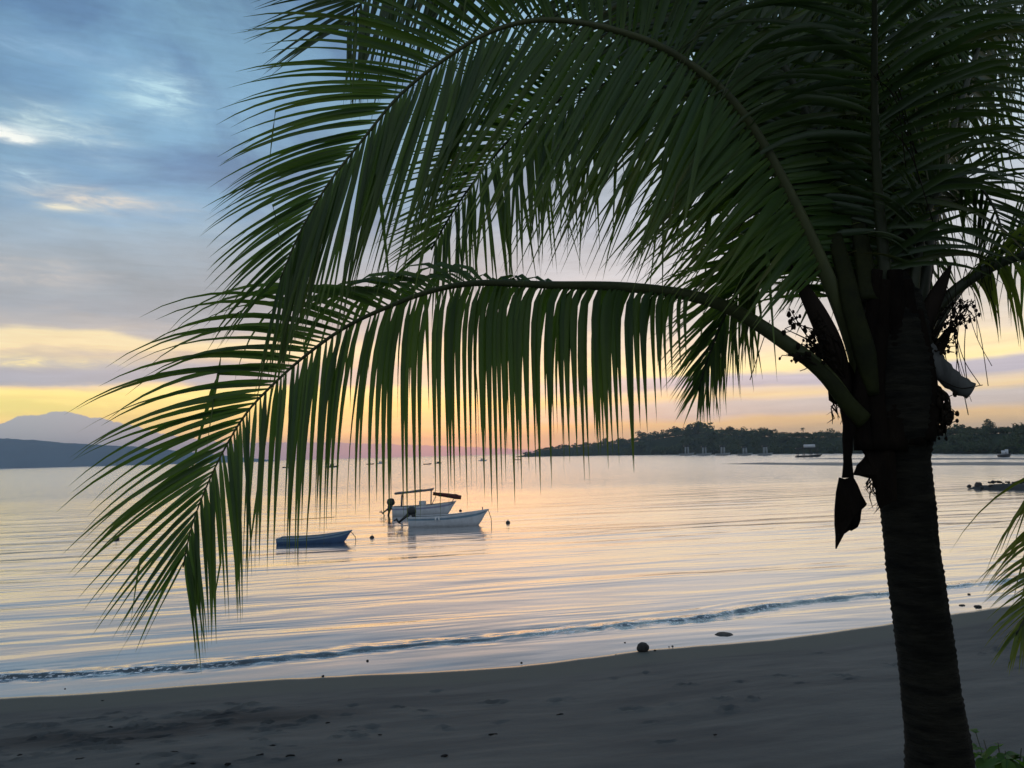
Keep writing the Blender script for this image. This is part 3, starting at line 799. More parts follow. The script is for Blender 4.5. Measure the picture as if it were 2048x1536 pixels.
# the lower big frond, its leaflets hanging like a curtain over the boats
frond('frond', ((1722, 850, 3.9), (1650, 748, 3.88), (1560, 678, 3.86), (1470, 622, 3.85), (1385, 592, 3.85), (1250, 574, 3.86), (1100, 570, 3.88), (960, 566, 3.9), (870, 580, 3.9),
                (780, 612, 3.9), (690, 655, 3.88), (610, 712, 3.86), (545, 770, 3.84), (490, 830, 3.82), (440, 915, 3.8), (402, 1000, 3.78), (380, 1065, 3.76), (366, 1135, 3.75)),
      leaf0=.258, spacing=.029, length=((0, .4), (.08, .90), (.27, 1.12), (.45, 1.12), (.62, 1.02), (.8, .84), (.93, .64), (1, .5)), ang=((0, 62), (.3, 58), (.5, 50), (.75, 40), (1, 16)),
      roll=((0, 8), (.30, 12), (.48, 55), (.62, 82), (1, 90)), droop=((0, 7.0), (.3, 6.5), (.42, 3.2), (.5, .8), (.7, .5), (1, .3)), lift=8, w0=.050, wt=.0035, leafw=.038, seed=23, jit=.6,
      sidedroop=(1.7, 4.5), sidelen=(1.0, 1), sideang=(1.08, 1), pmat_=M_RIB,
      label='lower frond with leaflets hanging as a curtain over the boats', kink=.05)
# frond over the top edge, its tip coming down at the upper left
frond('frond', ((1745, 720, 4.05), (1680, 420, 4.1), (1560, 120, 4.1), (1380, -90, 4.05), (1180, -170, 4.0), (980, -165, 3.95), (840, -95, 3.9), (740, -15, 3.88), (690, 60, 3.87)),
      leaf0=.2, spacing=.025, leafw=.040, length=((0, .7), (.25, 1.25), (.6, 1.2), (.85, .9), (1, .5)), ang=((0, 70), (.5, 58), (1, 28)), roll=((0, 60), (.5, 85), (1, 90)),
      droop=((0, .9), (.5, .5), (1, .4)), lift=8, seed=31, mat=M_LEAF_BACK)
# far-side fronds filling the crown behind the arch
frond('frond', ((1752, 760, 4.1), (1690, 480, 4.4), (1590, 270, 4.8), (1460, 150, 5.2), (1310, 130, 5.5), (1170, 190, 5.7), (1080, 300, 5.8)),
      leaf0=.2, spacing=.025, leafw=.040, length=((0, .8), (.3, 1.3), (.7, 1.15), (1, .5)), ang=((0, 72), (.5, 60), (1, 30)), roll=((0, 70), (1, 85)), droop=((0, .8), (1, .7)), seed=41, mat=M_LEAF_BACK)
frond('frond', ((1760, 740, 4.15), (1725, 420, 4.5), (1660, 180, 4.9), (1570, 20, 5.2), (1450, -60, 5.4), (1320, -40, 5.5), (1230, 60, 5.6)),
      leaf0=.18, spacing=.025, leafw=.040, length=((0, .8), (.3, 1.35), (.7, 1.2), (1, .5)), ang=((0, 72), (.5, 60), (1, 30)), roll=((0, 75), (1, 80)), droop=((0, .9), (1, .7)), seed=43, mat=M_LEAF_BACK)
frond('frond', ((1742, 780, 4.05), (1700, 620, 4.15), (1612, 420, 4.25), (1520, 280, 4.3), (1400, 200, 4.35), (1270, 165, 4.4), (1150, 185, 4.4), (1050, 250, 4.4), (970, 335, 4.4), (905, 425, 4.4), (862, 500, 4.4)),
      leaf0=.2, spacing=.022, leafw=.038, length=((0, .8), (.15, 1.25), (.5, 1.25), (.8, .9), (1, .5)), ang=((0, 98), (.3, 92), (.6, 62), (1, 26)), roll=((0, 75), (1, 92)), droop=((0, .35), (1, .5)), seed=47,
      sidelen=(.75, 1), mat=M_LEAF)
# the frond standing straight up over the trunk towards the viewer
frond('frond', ((1788, 740, 3.95), (1768, 520, 3.9), (1754, 350, 3.8), (1749, 180, 3.65), (1749, 0, 3.45), (1742, -200, 3.2), (1715, -420, 2.9), (1690, -640, 2.6)),
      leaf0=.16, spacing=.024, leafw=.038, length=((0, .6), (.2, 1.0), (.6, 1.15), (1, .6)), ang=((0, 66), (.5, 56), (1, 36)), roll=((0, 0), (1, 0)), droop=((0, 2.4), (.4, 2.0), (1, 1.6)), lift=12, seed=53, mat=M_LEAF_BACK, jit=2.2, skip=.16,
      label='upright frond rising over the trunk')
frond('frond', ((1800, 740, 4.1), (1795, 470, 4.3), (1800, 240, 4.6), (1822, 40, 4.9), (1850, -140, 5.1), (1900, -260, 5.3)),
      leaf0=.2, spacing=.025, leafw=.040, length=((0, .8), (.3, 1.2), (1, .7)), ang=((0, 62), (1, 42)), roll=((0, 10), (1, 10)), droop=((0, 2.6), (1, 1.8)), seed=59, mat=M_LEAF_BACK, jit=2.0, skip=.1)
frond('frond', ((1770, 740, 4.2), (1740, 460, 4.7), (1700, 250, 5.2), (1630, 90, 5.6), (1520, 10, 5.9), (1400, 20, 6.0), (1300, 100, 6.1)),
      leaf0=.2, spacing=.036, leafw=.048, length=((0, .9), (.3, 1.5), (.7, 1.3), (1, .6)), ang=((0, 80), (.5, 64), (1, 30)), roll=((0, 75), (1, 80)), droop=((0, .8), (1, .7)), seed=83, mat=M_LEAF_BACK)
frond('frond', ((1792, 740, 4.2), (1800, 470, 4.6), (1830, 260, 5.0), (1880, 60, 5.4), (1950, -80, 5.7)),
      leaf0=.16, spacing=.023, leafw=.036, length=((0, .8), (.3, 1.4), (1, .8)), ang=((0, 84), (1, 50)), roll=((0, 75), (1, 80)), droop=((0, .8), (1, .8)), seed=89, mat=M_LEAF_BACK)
# right-hand fronds
frond('frond', ((1822, 740, 4.0), (1848, 560, 4.05), (1872, 400, 4.1), (1908, 250, 4.15), (1952, 110, 4.2), (2002, -30, 4.25), (2060, -150, 4.3), (2140, -240, 4.35)),
      leaf0=.16, spacing=.023, leafw=.036, length=((0, .5), (.2, .85), (.6, 1.05), (1, .7)), ang=((0, 74), (.4, 64), (1, 42)), roll=((0, 75), (1, 75)), droop=((0, 1.9), (1, 1.2)), seed=61,
      label='right hand frond rising to the top corner')
frond('frond', ((1815, 720, 3.95), (1832, 540, 3.9), (1858, 420, 3.88), (1898, 362, 3.86), (1945, 362, 3.85), (1985, 410, 3.85), (2010, 480, 3.85)),
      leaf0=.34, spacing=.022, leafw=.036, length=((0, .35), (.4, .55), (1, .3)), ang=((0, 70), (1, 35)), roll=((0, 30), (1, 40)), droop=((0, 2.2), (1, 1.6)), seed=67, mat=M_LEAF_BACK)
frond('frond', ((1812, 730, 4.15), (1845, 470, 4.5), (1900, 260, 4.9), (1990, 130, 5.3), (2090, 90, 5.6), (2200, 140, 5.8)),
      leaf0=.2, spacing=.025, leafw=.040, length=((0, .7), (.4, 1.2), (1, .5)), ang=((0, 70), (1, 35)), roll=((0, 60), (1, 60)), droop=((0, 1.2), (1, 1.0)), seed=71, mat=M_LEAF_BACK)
# short frond hanging behind the left petioles
frond('frond', ((1735, 760, 4.12), (1690, 640, 4.2), (1640, 545, 4.25), (1575, 500, 4.3), (1510, 530, 4.32), (1455, 620, 4.32), (1418, 710, 4.3), (1396, 780, 4.28)),
      leaf0=.26, spacing=.017, length=((0, .48), (.3, .68), (.7, .52), (1, .24)), ang=((0, 58), (.3, 40), (.6, 27), (1, 12)), roll=((0, 60), (.6, 75), (1, 80)), droop=((0, 1.4), (1, .6)), lift=5, seed=73, leafw=.034,
      label='short green frond hanging down left of the trunk')
# long frond arching out of the picture on the right and hanging back in
frond('frond', ((1838, 700, 4.0), (1872, 622, 4.0), (1930, 566, 3.98), (2010, 522, 3.95), (2090, 505, 3.9), (2170, 530, 3.85), (2225, 620, 3.8), (2250, 760, 3.75), (2240, 900, 3.7),
                (2205, 1010, 3.66), (2155, 1090, 3.63), (2090, 1170, 3.6), (2030, 1270, 3.58)),
      leaf0=.14, spacing=.025, leafw=.040, length=((0, .35), (.15, .8), (.4, 1.1), (.62, 1.05), (.74, .7), (.86, .42), (1, .2)), ang=((0, 62), (.5, 66), (.65, 60), (.8, 36), (1, 14)), roll=((0, 10), (.4, 50), (.7, 85), (1, 90)),
      droop=((0, 3.5), (.35, 2.2), (.6, 1.0), (1, .9)), lift=6, w0=.036, seed=79, mat=M_LEAF_YELLOW, sidedroop=(1.5, 1.5), label='frond arching out to the right and hanging back with yellowing tip')

# a further frond arching out on the right, its leaflets hanging along the picture edge
frond('frond', ((1845, 720, 4.1), (1905, 600, 4.2), (2000, 505, 4.35), (2110, 480, 4.5), (2220, 540, 4.6), (2290, 670, 4.65), (2315, 840, 4.65), (2305, 1000, 4.6)),
      leaf0=.30, spacing=.026, length=((0, .5), (.3, .95), (.7, .85), (1, .4)), ang=((0, 70), (.5, 58), (1, 30)), roll=((0, 40), (.5, 75), (1, 88)), droop=((0, 1.6), (1, .9)), lift=6, w0=.03, seed=97, leafw=.034)
# trunk with ring scars
def make_trunk():
    rows = [(1926, 1900, 68), (1904, 1720, 66), (1880, 1536, 62), (1862, 1380, 54), (1838, 1200, 52), (1822, 1080, 50), (1811, 980, 51), (1800, 915, 57), (1793, 860, 72), (1790, 790, 76),
            (1788, 720, 74), (1787, 650, 66), (1786, 590, 52), (1785, 540, 36)]
    C, L = catmull([at(u, v, PALM_D) for u, v, w in rows], 240)
    vv = np.interp(np.linspace(0, 1, 240), np.linspace(0, 1, len(rows)), [r[1] for r in rows])
    zs = [p[2] for p in [at(u, v, PALM_D) for u, v, w in rows]]
    wr = [w * PALM_D / F for u, v, w in rows]
    mb = MB(); n = 40; vs = []; fs = []
    rnd = random.Random(4)
    for i in range(240):
        c = Vector(C[i]); r = float(np.interp(c.z, zs, wr)); s = L * i / 239
        ring = (s / 0.034) % 1.0; rid = int(s / 0.034)
        for k in range(n):
            th = 2 * math.pi * k / n
            j = mnoise.noise(Vector((math.cos(th) * 2.2, math.sin(th) * 2.2, s * 3.5)))
            j2 = mnoise.noise(Vector((math.cos(th) * 5, math.sin(th) * 5, rid * 1.7)))
            scar = 0.050 * max(0, 1 - abs(ring - .5 - .25 * j2) * 3.2) * (0.4 + 0.9 * abs(j2) + .3)
            rr = r * (0.965 + 0.06 * j + scar)
            vs.append(c + Vector((math.cos(th) * rr, math.sin(th) * rr, 0)))
    for i in range(239):
        for k in range(n):
            k2 = (k + 1) % n
            fs.append((i * n + k, i * n + k2, (i + 1) * n + k2, (i + 1) * n + k))
    mb.add(vs, fs)
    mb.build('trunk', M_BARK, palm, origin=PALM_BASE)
make_trunk()

def sheet(mb, outline, d, thick=0.012, bulge=0.03, seed=0):
    """a torn, slightly curled thick sheet with a drawn outline (u, v)"""
    rnd = random.Random(seed)
    pts = [at(u, v, d + bulge * mnoise.noise(Vector((u * .013 + seed, v * .013, 0)))) for u, v in outline]
    n = len(pts); off = Vector((0, thick, 0))
    c = sum(pts, Vector()) / n; c.y -= bulge
    vs = pts + [p + off for p in pts] + [c, c + off]
    fs = []
    for i in range(n):
        j = (i + 1) % n
        fs += [(i, j, 2 * n), (j + n, i + n, 2 * n + 1), (i, i + n, j + n, j)]
    mb.add(vs, fs)

def petiole_bases():
    # woody old leaf bases and fibre wrapped round the heart of the crown
    mb = MB()
    for (pts, w) in ((((1728, 900), (1722, 820), (1730, 720), (1745, 620), (1755, 540)), .05), (((1852, 880), (1862, 800), (1850, 700), (1835, 620)), .05),
                     (((1790, 900), (1800, 760), (1795, 640), (1790, 540)), .07), (((1760, 900), (1750, 780), (1762, 660), (1770, 560)), .06), (((1826, 890), (1832, 770), (1822, 640), (1812, 560)), .06)):
        C, L = catmull([at(u, v, 3.86) for u, v in pts], 20)
        mb.tube([Vector(c) for c in C], [w * (1 - .45 * i / 19) for i in range(20)], 9, .55)
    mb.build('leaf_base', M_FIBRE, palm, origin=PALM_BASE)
    # three broad olive petioles in front of the heart
    mb = MB()
    C, L = catmull([at(u, v, d) for u, v, d in ((1748, 790, 3.84), (1728, 700, 3.84), (1706, 620, 3.85), (1690, 545, 3.88), (1668, 470, 3.92))], 26)
    mb.tube([Vector(c) for c in C], [(.066 - .026 * i / 25) * min(1, .45 + i * .09) for i in range(26)], 10, .45)
    mb.build('petiole', M_PETIOLE, palm, origin=PALM_BASE)
    mb = MB()
    C, L = catmull([at(u, v, d) for u, v, d in ((1728, 842, 3.83), (1700, 812, 3.82), (1662, 764, 3.83), (1618, 722, 3.85), (1560, 679, 3.87))], 26)
    mb.tube([Vector(c) for c in C], [.050 - .022 * i / 25 for i in range(26)], 10, .55)
    mb.build('petiole', M_PETIOLE, palm, origin=PALM_BASE)
    mb = MB()
    C, L = catmull([at(u, v, d) for u, v, d in ((1826, 640, 3.9), (1818, 560, 3.92), (1812, 470, 3.98), (1806, 380, 4.05))], 22)
    mb.tube([Vector(c) for c in C], [.056 - .022 * i / 21 for i in range(22)], 10, .45)
    mb.build('petiole', M_PETIOLE, palm, origin=PALM_BASE)
    mb = MB()
    C, L = catmull([at(u, v, d) for u, v, d in ((1738, 600, 3.86), (1728, 520, 3.9), (1716, 440, 3.95), (1712, 380, 4.0))], 22)
    mb.tube([Vector(c) for c in C], [.054 - .02 * i / 21 for i in range(22)], 10, .45)
    mb.build('petiole', M_PETIOLE, palm, origin=PALM_BASE)
petiole_bases()

def spathe(pts, w, seed, label=None):
    """woody boat-shaped flower sheath tapering to a point"""
    C, L = catmull([at(*p) for p in pts], 30)
    mb = MB()
    mb.tube([Vector(c) for c in C], [max(.003, w * math.sin(math.pi * min(1, (i / 29) * .82 + .18)) ** .8) for i in range(30)], 10, .55)
    o = mb.build('spathe', M_SPATHE, palm, origin=PALM_BASE)
    if label: o['label'] = label
spathe(((1694, 790, 3.92), (1668, 700, 3.9), (1636, 630, 3.9), (1606, 575, 3.92), (1580, 526, 3.95)), .056, 1, 'dark pointed flower sheath left of the trunk')
spathe(((1840, 700, 3.95), (1852, 640, 3.94), (1876, 585, 3.94), (1904, 526, 3.95)), .046, 2, 'dark pointed flower sheath right of the trunk')
spathe(((1838, 700, 4.05), (1846, 600, 4.06), (1862, 500, 4.08), (1878, 430, 4.1)), .034, 3)
spathe(((1858, 760, 3.95), (1870, 720, 3.94), (1890, 680, 3.94), (1906, 650, 3.95)), .026, 4)

def stub():
    mb = MB()
    C, L = catmull([at(1846, 700, 3.9), at(1880, 738, 3.88), at(1912, 766, 3.87), at(1942, 782, 3.86)], 16)
    mb.tube([Vector(c) for c in C], [.058 - .014 * i / 15 + .004 * math.sin(i * 2.1) for i in range(16)], 10, .6)
    o = mb.build('cut_petiole', M_STUB, palm, origin=PALM_BASE); o['label'] = 'grey sawn-off leaf stalk right of the trunk'
stub()

def flower_stalk(base, tips, seed, nut=.011, nuts=5, label=None):
    rnd = random.Random(seed); mb = MB(); nb = MB()
    b = at(*base)
    for (u, v, d) in tips:
        e = at(u, v, d); mid = b.lerp(e, .5) + Vector((rnd.gauss(0, .03), rnd.gauss(0, .05), .04))
        C, L = catmull([b, mid, e], 14)
        mb.tube([Vector(c) for c in C], [.007 - .005 * i / 13 for i in range(14)], 5)
        for k in range(nuts):
            c = Vector(C[rnd.randint(5, 13)])
            w_ = Vector((rnd.gauss(0, .016), rnd.gauss(0, .02), rnd.gauss(0, .016) - .008))
            mb.tube([c, c + w_], .0022, 4)
            rb_ = nut * rnd.uniform(.5, 1.2)
            mb.blob(c + w_, (rb_, rb_, rb_ * rnd.uniform(1, 1.7)), rnd.randint(0, 99), .4, 7, 5)
    o = mb.build('flower_stalk', M_STALK, palm, origin=PALM_BASE)
    if label: o['label'] = label
rnd_ = random.Random(77)
flower_stalk((1690, 760, 3.9), [(rnd_.uniform(1562, 1650), rnd_.uniform(608, 715), 3.86 + rnd_.uniform(-.1, .1)) for _ in range(20)], 1, .0095, 9, 'spent flower spray with dark nutlets left of the trunk')
flower_stalk((1842, 720, 3.95), [(rnd_.uniform(1890, 1950), rnd_.uniform(595, 640), 3.95 + rnd_.uniform(-.1, .1)) for _ in range(12)], 2, .008, 8, 'spent flower spray with dark nutlets right of the trunk')
flower_stalk((1852, 730, 3.95), [(rnd_.uniform(1875, 1925), rnd_.uniform(650, 720), 3.95 + rnd_.uniform(-.1, .1)) for _ in range(9)], 3, .007, 5)
flower_stalk((1858, 770, 3.9), [(rnd_.uniform(1868, 1900), rnd_.uniform(815, 880), 3.88 + rnd_.uniform(-.05, .05)) for _ in range(14)], 4, .012, 7, 'withered dark bunch hanging beside the trunk')

def strands():
    """thin dry threads hanging about the crown"""
    rnd = random.Random(9)
    def thread(a, b, sag, r=.0022):
        A = at(*a); B = at(*b); mid = A.lerp(B, .5) + Vector((rnd.gauss(0, .02), rnd.gauss(0, .03), sag))
        C, L = catmull([A, mid, B], 12); mb = MB(); mb.tube([Vector(c) for c in C], r, 4); mb.build('dry_thread', M_STALK, palm, origin=PALM_BASE)
    for k in range(26):
        u = rnd.uniform(1862, 1960); v = rnd.uniform(430, 660)
        thread((u, v, 3.95), (u + rnd.uniform(-10, 60), v + rnd.uniform(60, 190), 3.95 + rnd.uniform(-.1, .1)), rnd.uniform(-.02, .05), rnd.uniform(.0012, .0026))
    for k in range(5):
        u = rnd.uniform(1745, 1775); v = rnd.uniform(110, 260)
        thread((u, v, 3.6), (u + rnd.uniform(50, 100), v + rnd.uniform(120, 200), 3.7), .10, .0028)
    for (a, b) in (((1645, 700), (1600, 742)), ((1540, 640), (1500, 760)), ((1880, 760), (1965, 770)), ((1905, 640), (1960, 770))):
        thread((*a, 3.85), (*b, 3.85), -.03)
strands()

def dead_sheath():
    # fibrous sheath dangling on a thin strip left of the trunk, and rags on the trunk
    mb = MB()
    sheet(mb, ((1686, 800), (1700, 798), (1712, 830), (1712, 860), (1706, 880), (1706, 900), (1702, 925), (1708, 955), (1686, 956), (1689, 925), (1687, 880), (1688, 850), (1682, 820)), 3.82, .015, .01, 3)
    sheet(mb, ((1680, 955), (1690, 958), (1707, 954), (1716, 970), (1724, 990), (1734, 1008), (1731, 1013), (1724, 1018), (1722, 1030), (1721, 1042), (1716, 1054), (1710, 1058), (1703, 1062), (1700, 1060),
               (1692, 1066), (1684, 1070), (1677, 1076), (1675, 1094), (1673, 1098), (1673, 1072), (1671, 1050), (1671, 1020), (1674, 985)), 3.8, .014, .05, 4)
    o = mb.build('dead_sheath', M_FIBRE, palm, origin=PALM_BASE, smooth=False); o['label'] = 'torn dead leaf sheath dangling left of the trunk'
    mb = MB()
    sheet(mb, ((1708, 950), (1716, 930), (1728, 918), (1736, 905), (1726, 900), (1729, 896), (1744, 900), (1756, 890), (1790, 880), (1795, 1000), (1768, 1012), (1762, 1018), (1758, 1010), (1754, 996), (1758, 984),
               (1750, 975), (1746, 958), (1736, 956), (1722, 952)), 3.84, .014, .03, 6)
    sheet(mb, ((1655, 745), (1690, 720), (1720, 740), (1745, 800), (1740, 860), (1722, 870), (1705, 845), (1688, 812), (1668, 806), (1660, 800)), 3.93, .016, .03, 8)
    sheet(mb, ((1845, 840), (1872, 800), (1875, 850), (1862, 885), (1850, 900), (1838, 890)), 3.86, .014, .03, 9)
    mb.build('torn_fibre', M_FIBRE, palm, origin=PALM_BASE, smooth=False)
    # ragged threads
    rnd = random.Random(21)
    for k in range(40):
        if k < 24: u, v = rnd.uniform(1736, 1764), rnd.uniform(945, 1000)
        else: u, v = rnd.uniform(1660, 1712), rnd.uniform(800, 830)
        a = at(u, v, 3.85); mb = MB(); mb.tube([a, a + Vector((rnd.gauss(0, .012), rnd.gauss(0, .01), -.03)), a + Vector((rnd.gauss(0, .02), 0, -rnd.uniform(.05, .09)))], [.004, .003, .001], 4)
        mb.build('fibre_strand', M_FIBRE, palm, origin=PALM_BASE)
dead_sheath()

# ------------------------------------------------------------------ boats
def boat_paint(name, c, rough=.45): return mottled(name, c, tuple(x * .8 for x in c), 3.0, rough, .4)
M_WHITE = boat_paint('white_hull', (.62, .63, .66)); M_BLUE = boat_paint('blue_hull', (.06, .12, .24)); M_TEAL = boat_paint('grey_blue_stripe', (.18, .28, .36))
M_DARK = mottled('dark_motor', (.02, .02, .022), (.03, .03, .03), 8, .4, .4); M_CANVAS = mottled('maroon_canvas', (.10, .03, .03), (.06, .02, .02), 6, .85, .1)
M_PIPE = mottled('canopy_pipe', (.25, .25, .25), (.18, .18, .18), 8, .4, .5); M_INNER = boat_paint('boat_inside', (.30, .32, .33), .6); M_ROPE = mottled('rope', (.09, .07, .05), (.05, .04, .03), 9, .9, .1)

def hull_mesh(L, B, H, bow, draft=.22, t=.05):
    """open skiff hull, bow towards +x: outer shell, inner shell and sole"""
    nx = 26; out = MB(); inn = MB()
    def sec(i, inset):
        f = i / (nx - 1)
        w = B / 2 * (1 - max(0, (f - .45) / .55) ** 2.3) * (0.86 + .14 * min(1, f * 4)) - inset
        sheer = H + bow * max(0, (f - .25) / .75) ** 2.0
        keel = -draft + (draft + sheer * .55) * max(0, (f - .80) / .20) ** 2.2
        x = -L / 2 + L * f
        xs = x + .0
        w = max(w, .015)
        rake = (sheer) * .55 * max(0, (f - .7) / .3)
        ring = []
        for (a, h) in ((1.0, 1.0), (.97, .72), (.90, .42), (.74, .18), (.42, .05), (0, 0)):
            z = keel + (sheer - keel) * h + (inset if h < .3 else 0)
            ring.append((xs + rake * (h - .6) * .6, a * w, z))
        return ring + [(x_, -y_, z_) for x_, y_, z_ in ring[-2::-1]]
    for mbx, ins in ((out, 0), (inn, t)):
        vs = []; fs = []
        for i in range(nx): vs += sec(i, ins)
        m_ = 11
        for i in range(nx - 1):
            for k in range(m_ - 1):
                q = (i * m_ + k, i * m_ + k + 1, (i + 1) * m_ + k + 1, (i + 1) * m_ + k)
                fs.append(q if ins == 0 else q[::-1])
        if ins == 0: fs.append(tuple(range(m_)))
        mbx.add(vs, fs)
    rail = MB()
    for sd in (0, -1):
        rail.tube([Vector(sec(i, t * .5)[sd]) + Vector((0, 0, .005)) for i in range(nx)], t * .62, 6)
    s0 = sec(0, 0)
    rail.tube([Vector(s0[0]), Vector(s0[-1])], t * .6, 6)
    return out, inn, rail, sec
def add_stripe(sec, root, mat, a=0.70, b=.9, L=26):
    mb = MB()
    for sd in (1, -1):
        vs = []; fs = []
        for i in range(L):
            r = sec(i, 0); p = Vector(r[0]); q = Vector(r[1]); off = Vector((0, .006, 0))
            for f in (.35, .85):
                w = p.lerp(q, f) + off
                vs.append((w.x, w.y * sd, w.z))
        for i in range(L - 1): fs.append((2 * i, 2 * i + 1, 2 * i + 3, 2 * i + 2))
        mb.add(vs, fs)
    mb.build('stripe', mat, root)
def outboard(root, x, z, tilt, s=1.0):
    q = Matrix.Rotation(tilt, 3, 'Y')
    def tr(p): v = q @ Vector(p) * s; return Vector((x + v.x, v.y, z + v.z))
    leg = MB(); leg.tube([tr((-.12, 0, .15)), tr((-.14, 0, -.25)), tr((-.16, 0, -.62))], [.10 * s, .075 * s, .06 * s], 8, .6)
    leg.tube([tr((-.02, 0, -.60)), tr((-.16, 0, -.62)), tr((-.36, 0, -.62))], [.02 * s, .065 * s, .05 * s], 8)
    leg.box(tr((-.04, 0, .02)), (.12 * s, .2 * s, .3 * s))
    o = leg.build('outboard_motor', M_DARK, root)
    cw = MB(); cw.blob(tr((-.14, 0, .36)), (.27 * s, .19 * s, .25 * s), 3, .12, 12, 8); cw.build('cowling', M_DARK, o)
    pr = MB()
    for k in range(3):
        a = k * 2.094
        c = Vector((-.40, math.cos(a) * .09, -.62 + math.sin(a) * .09))
        pr.tube([tr((-.38, 0, -.62)), tr(c), tr((-.42, math.cos(a + .3) * .17, -.62 + math.sin(a + .3) * .17))], [.02 * s, .06 * s, .02 * s], 6, .3)
    pr.build('propeller', M_DARK, o)
def thwarts(root, sec, idx, mat):
    for i in idx:
        r = sec(i, .04); p = Vector(r[1]); mb = MB()
        mb.box((p.x, 0, p.z + .02), (.28, p.y * 2, .05)); mb.build('thwart', mat, root)

# front white skiff
def front_boat():
    w = on_water(897, 1051); L = 158 * w.y / F * 0.97
    root = empty('fishing_boat', (w.x, w.y, 0.0), 'white open skiff with tilted outboard motor moored nearest the two-boat pair, empty deck', 'boat', 'skiffs moored off the beach', R(-3))
    o, i, r, sec = hull_mesh(L, 1.65, .62, .38)
    o.build('hull', M_WHITE, root); i.build('inside', M_INNER, root, origin=None); r.build('gunwale', M_WHITE, root)
    add_stripe(sec, root, M_TEAL)
    thwarts(root, sec, (6, 12, 18), M_INNER)
    outboard(root, -L / 2 - .08, .62, R(48), 1.15)
    outboard(root, -L / 2 + .30, .50, R(4), .55)
    mk = MB()                                                    # registration mark on the side, two short strokes
    for dx in (-.72, -.50):
        rr = sec(8, 0); mk.box((dx, -Vector(rr[0]).y - .012, .50), (.10, .02, .26)); mk.box((dx + .05, -Vector(rr[0]).y - .012, .60), (.10, .02, .05))
    mk.build('registration_mark', boat_paint('mark_white', (.8, .8, .8)), root)
    rp = MB(); rp.tube([(L / 2 + .1, 0, .95), (L / 2 + .28, -.05, .4), (L / 2 + .30, -.1, -.15)], .022, 5); rp.build('mooring_rope', M_ROPE, root)
    fm = MB(); fm.tube([(L / 2 - .28, 0, .98), (L / 2 - .28, 0, 1.16)], .035, 6); fm.build('bow_post', M_PIPE, root)
front_boat()
def back_boat():
    w = on_water(848, 1029); L = 122 * w.y / F
    k = w.y / F
    root = empty('fishing_boat', (w.x, w.y, 0.0), 'white skiff with canopy frame and folded maroon awning, moored behind the open white one', 'boat', 'skiffs moored off the beach', R(4))
    o, i, r, sec = hull_mesh(L, 1.7, .66, .30)
    o.build('hull', M_WHITE, root); i.build('inside', M_INNER, root); r.build('gunwale', M_WHITE, root)
    add_stripe(sec, root, boat_paint('lilac_stripe', (.30, .30, .42)))
    thwarts(root, sec, (8, 14), M_INNER)
    cf = MB()
    for x in (-1.75, .55):
        for y in (-.62, .62): cf.tube([(x, y, .5), (x + .05, y * .98, 1.72 + (x + 1.75) * .07)], .03, 6)
    for y in (-.62, .62): cf.tube([(-2.2, y, 1.66), (.75, y, 1.90)], .028, 6)
    fo = cf.build('canopy_frame', M_PIPE, root)
    cp = MB()
    vs = []; fs = []
    for a in range(9):
        for b in range(7):
            x = -2.25 + 3.05 * a / 8; y = -.72 + 1.44 * b / 6
            vs.append((x, y, 1.68 + (x + 2.2) * .085 + .07 * (1 - (y / .72) ** 2) + .02 * math.sin(a * 1.7)))
    n0 = len(vs); vs += [(x, y, z + .045) for x, y, z in vs]
    for a in range(8):
        for b in range(6):
            q = (a * 7 + b, a * 7 + b + 1, a * 7 + b + 8, a * 7 + b + 7); fs.append(q[::-1]); fs.append(tuple(n0 + i_ for i_ in q))
    for a in range(8):
        for b in (0, 6): fs.append((a * 7 + b, a * 7 + 7 + b, n0 + a * 7 + 7 + b, n0 + a * 7 + b))
    for b in range(6):
        for a in (0, 8): fs.append((a * 7 + b, a * 7 + b + 1, n0 + a * 7 + b + 1, n0 + a * 7 + b))
    cp.add(vs, fs); cp.build('canopy', mottled('weathered_canopy', (.20, .17, .16), (.12, .10, .10), 3, .85, .1), fo)
    fa = MB()
    pts = [(.75, 0, 1.62), (1.3, 0, 1.52), (1.9, 0, 1.42), (2.5, 0, 1.34), (2.95, 0, 1.24)]
    for y in (-.5, -.18, .15, .48):
        fa.tube([Vector(p) + Vector((0, y, .04 * math.sin(p[0] * 3 + y * 5))) for p in pts], [.10, .13, .12, .15, .13], 8)
    fa.build('folded_awning', M_CANVAS, fo)
    for y in (-.5, .5):
        for pp in ([(2.2, y * .7, .85), (2.45, y, 1.3)], [(.55, y * 1.2, .6), (1.0, y, 1.5)]):
            st_ = MB(); st_.tube(pp, .024, 6); st_.build('awning_strut', M_PIPE, fo)
    outboard(root, -L / 2 - .06, .60, R(10), 1.2); outboard(root, -L / 2 - .35, .42, R(50), .8)
    rh = MB(); rh.tube([(-1.75, -.3, .5), (-1.72, -.3, 1.2), (-1.62, -.3, 1.68)], [.05, .07, .03], 6); rh.build('rod_holder', M_DARK, root)
    sb = MB(); sb.box((-.1, 0, .78), (.55, .5, .55)); sb.build('steering_console', M_WHITE, root)
back_boat()
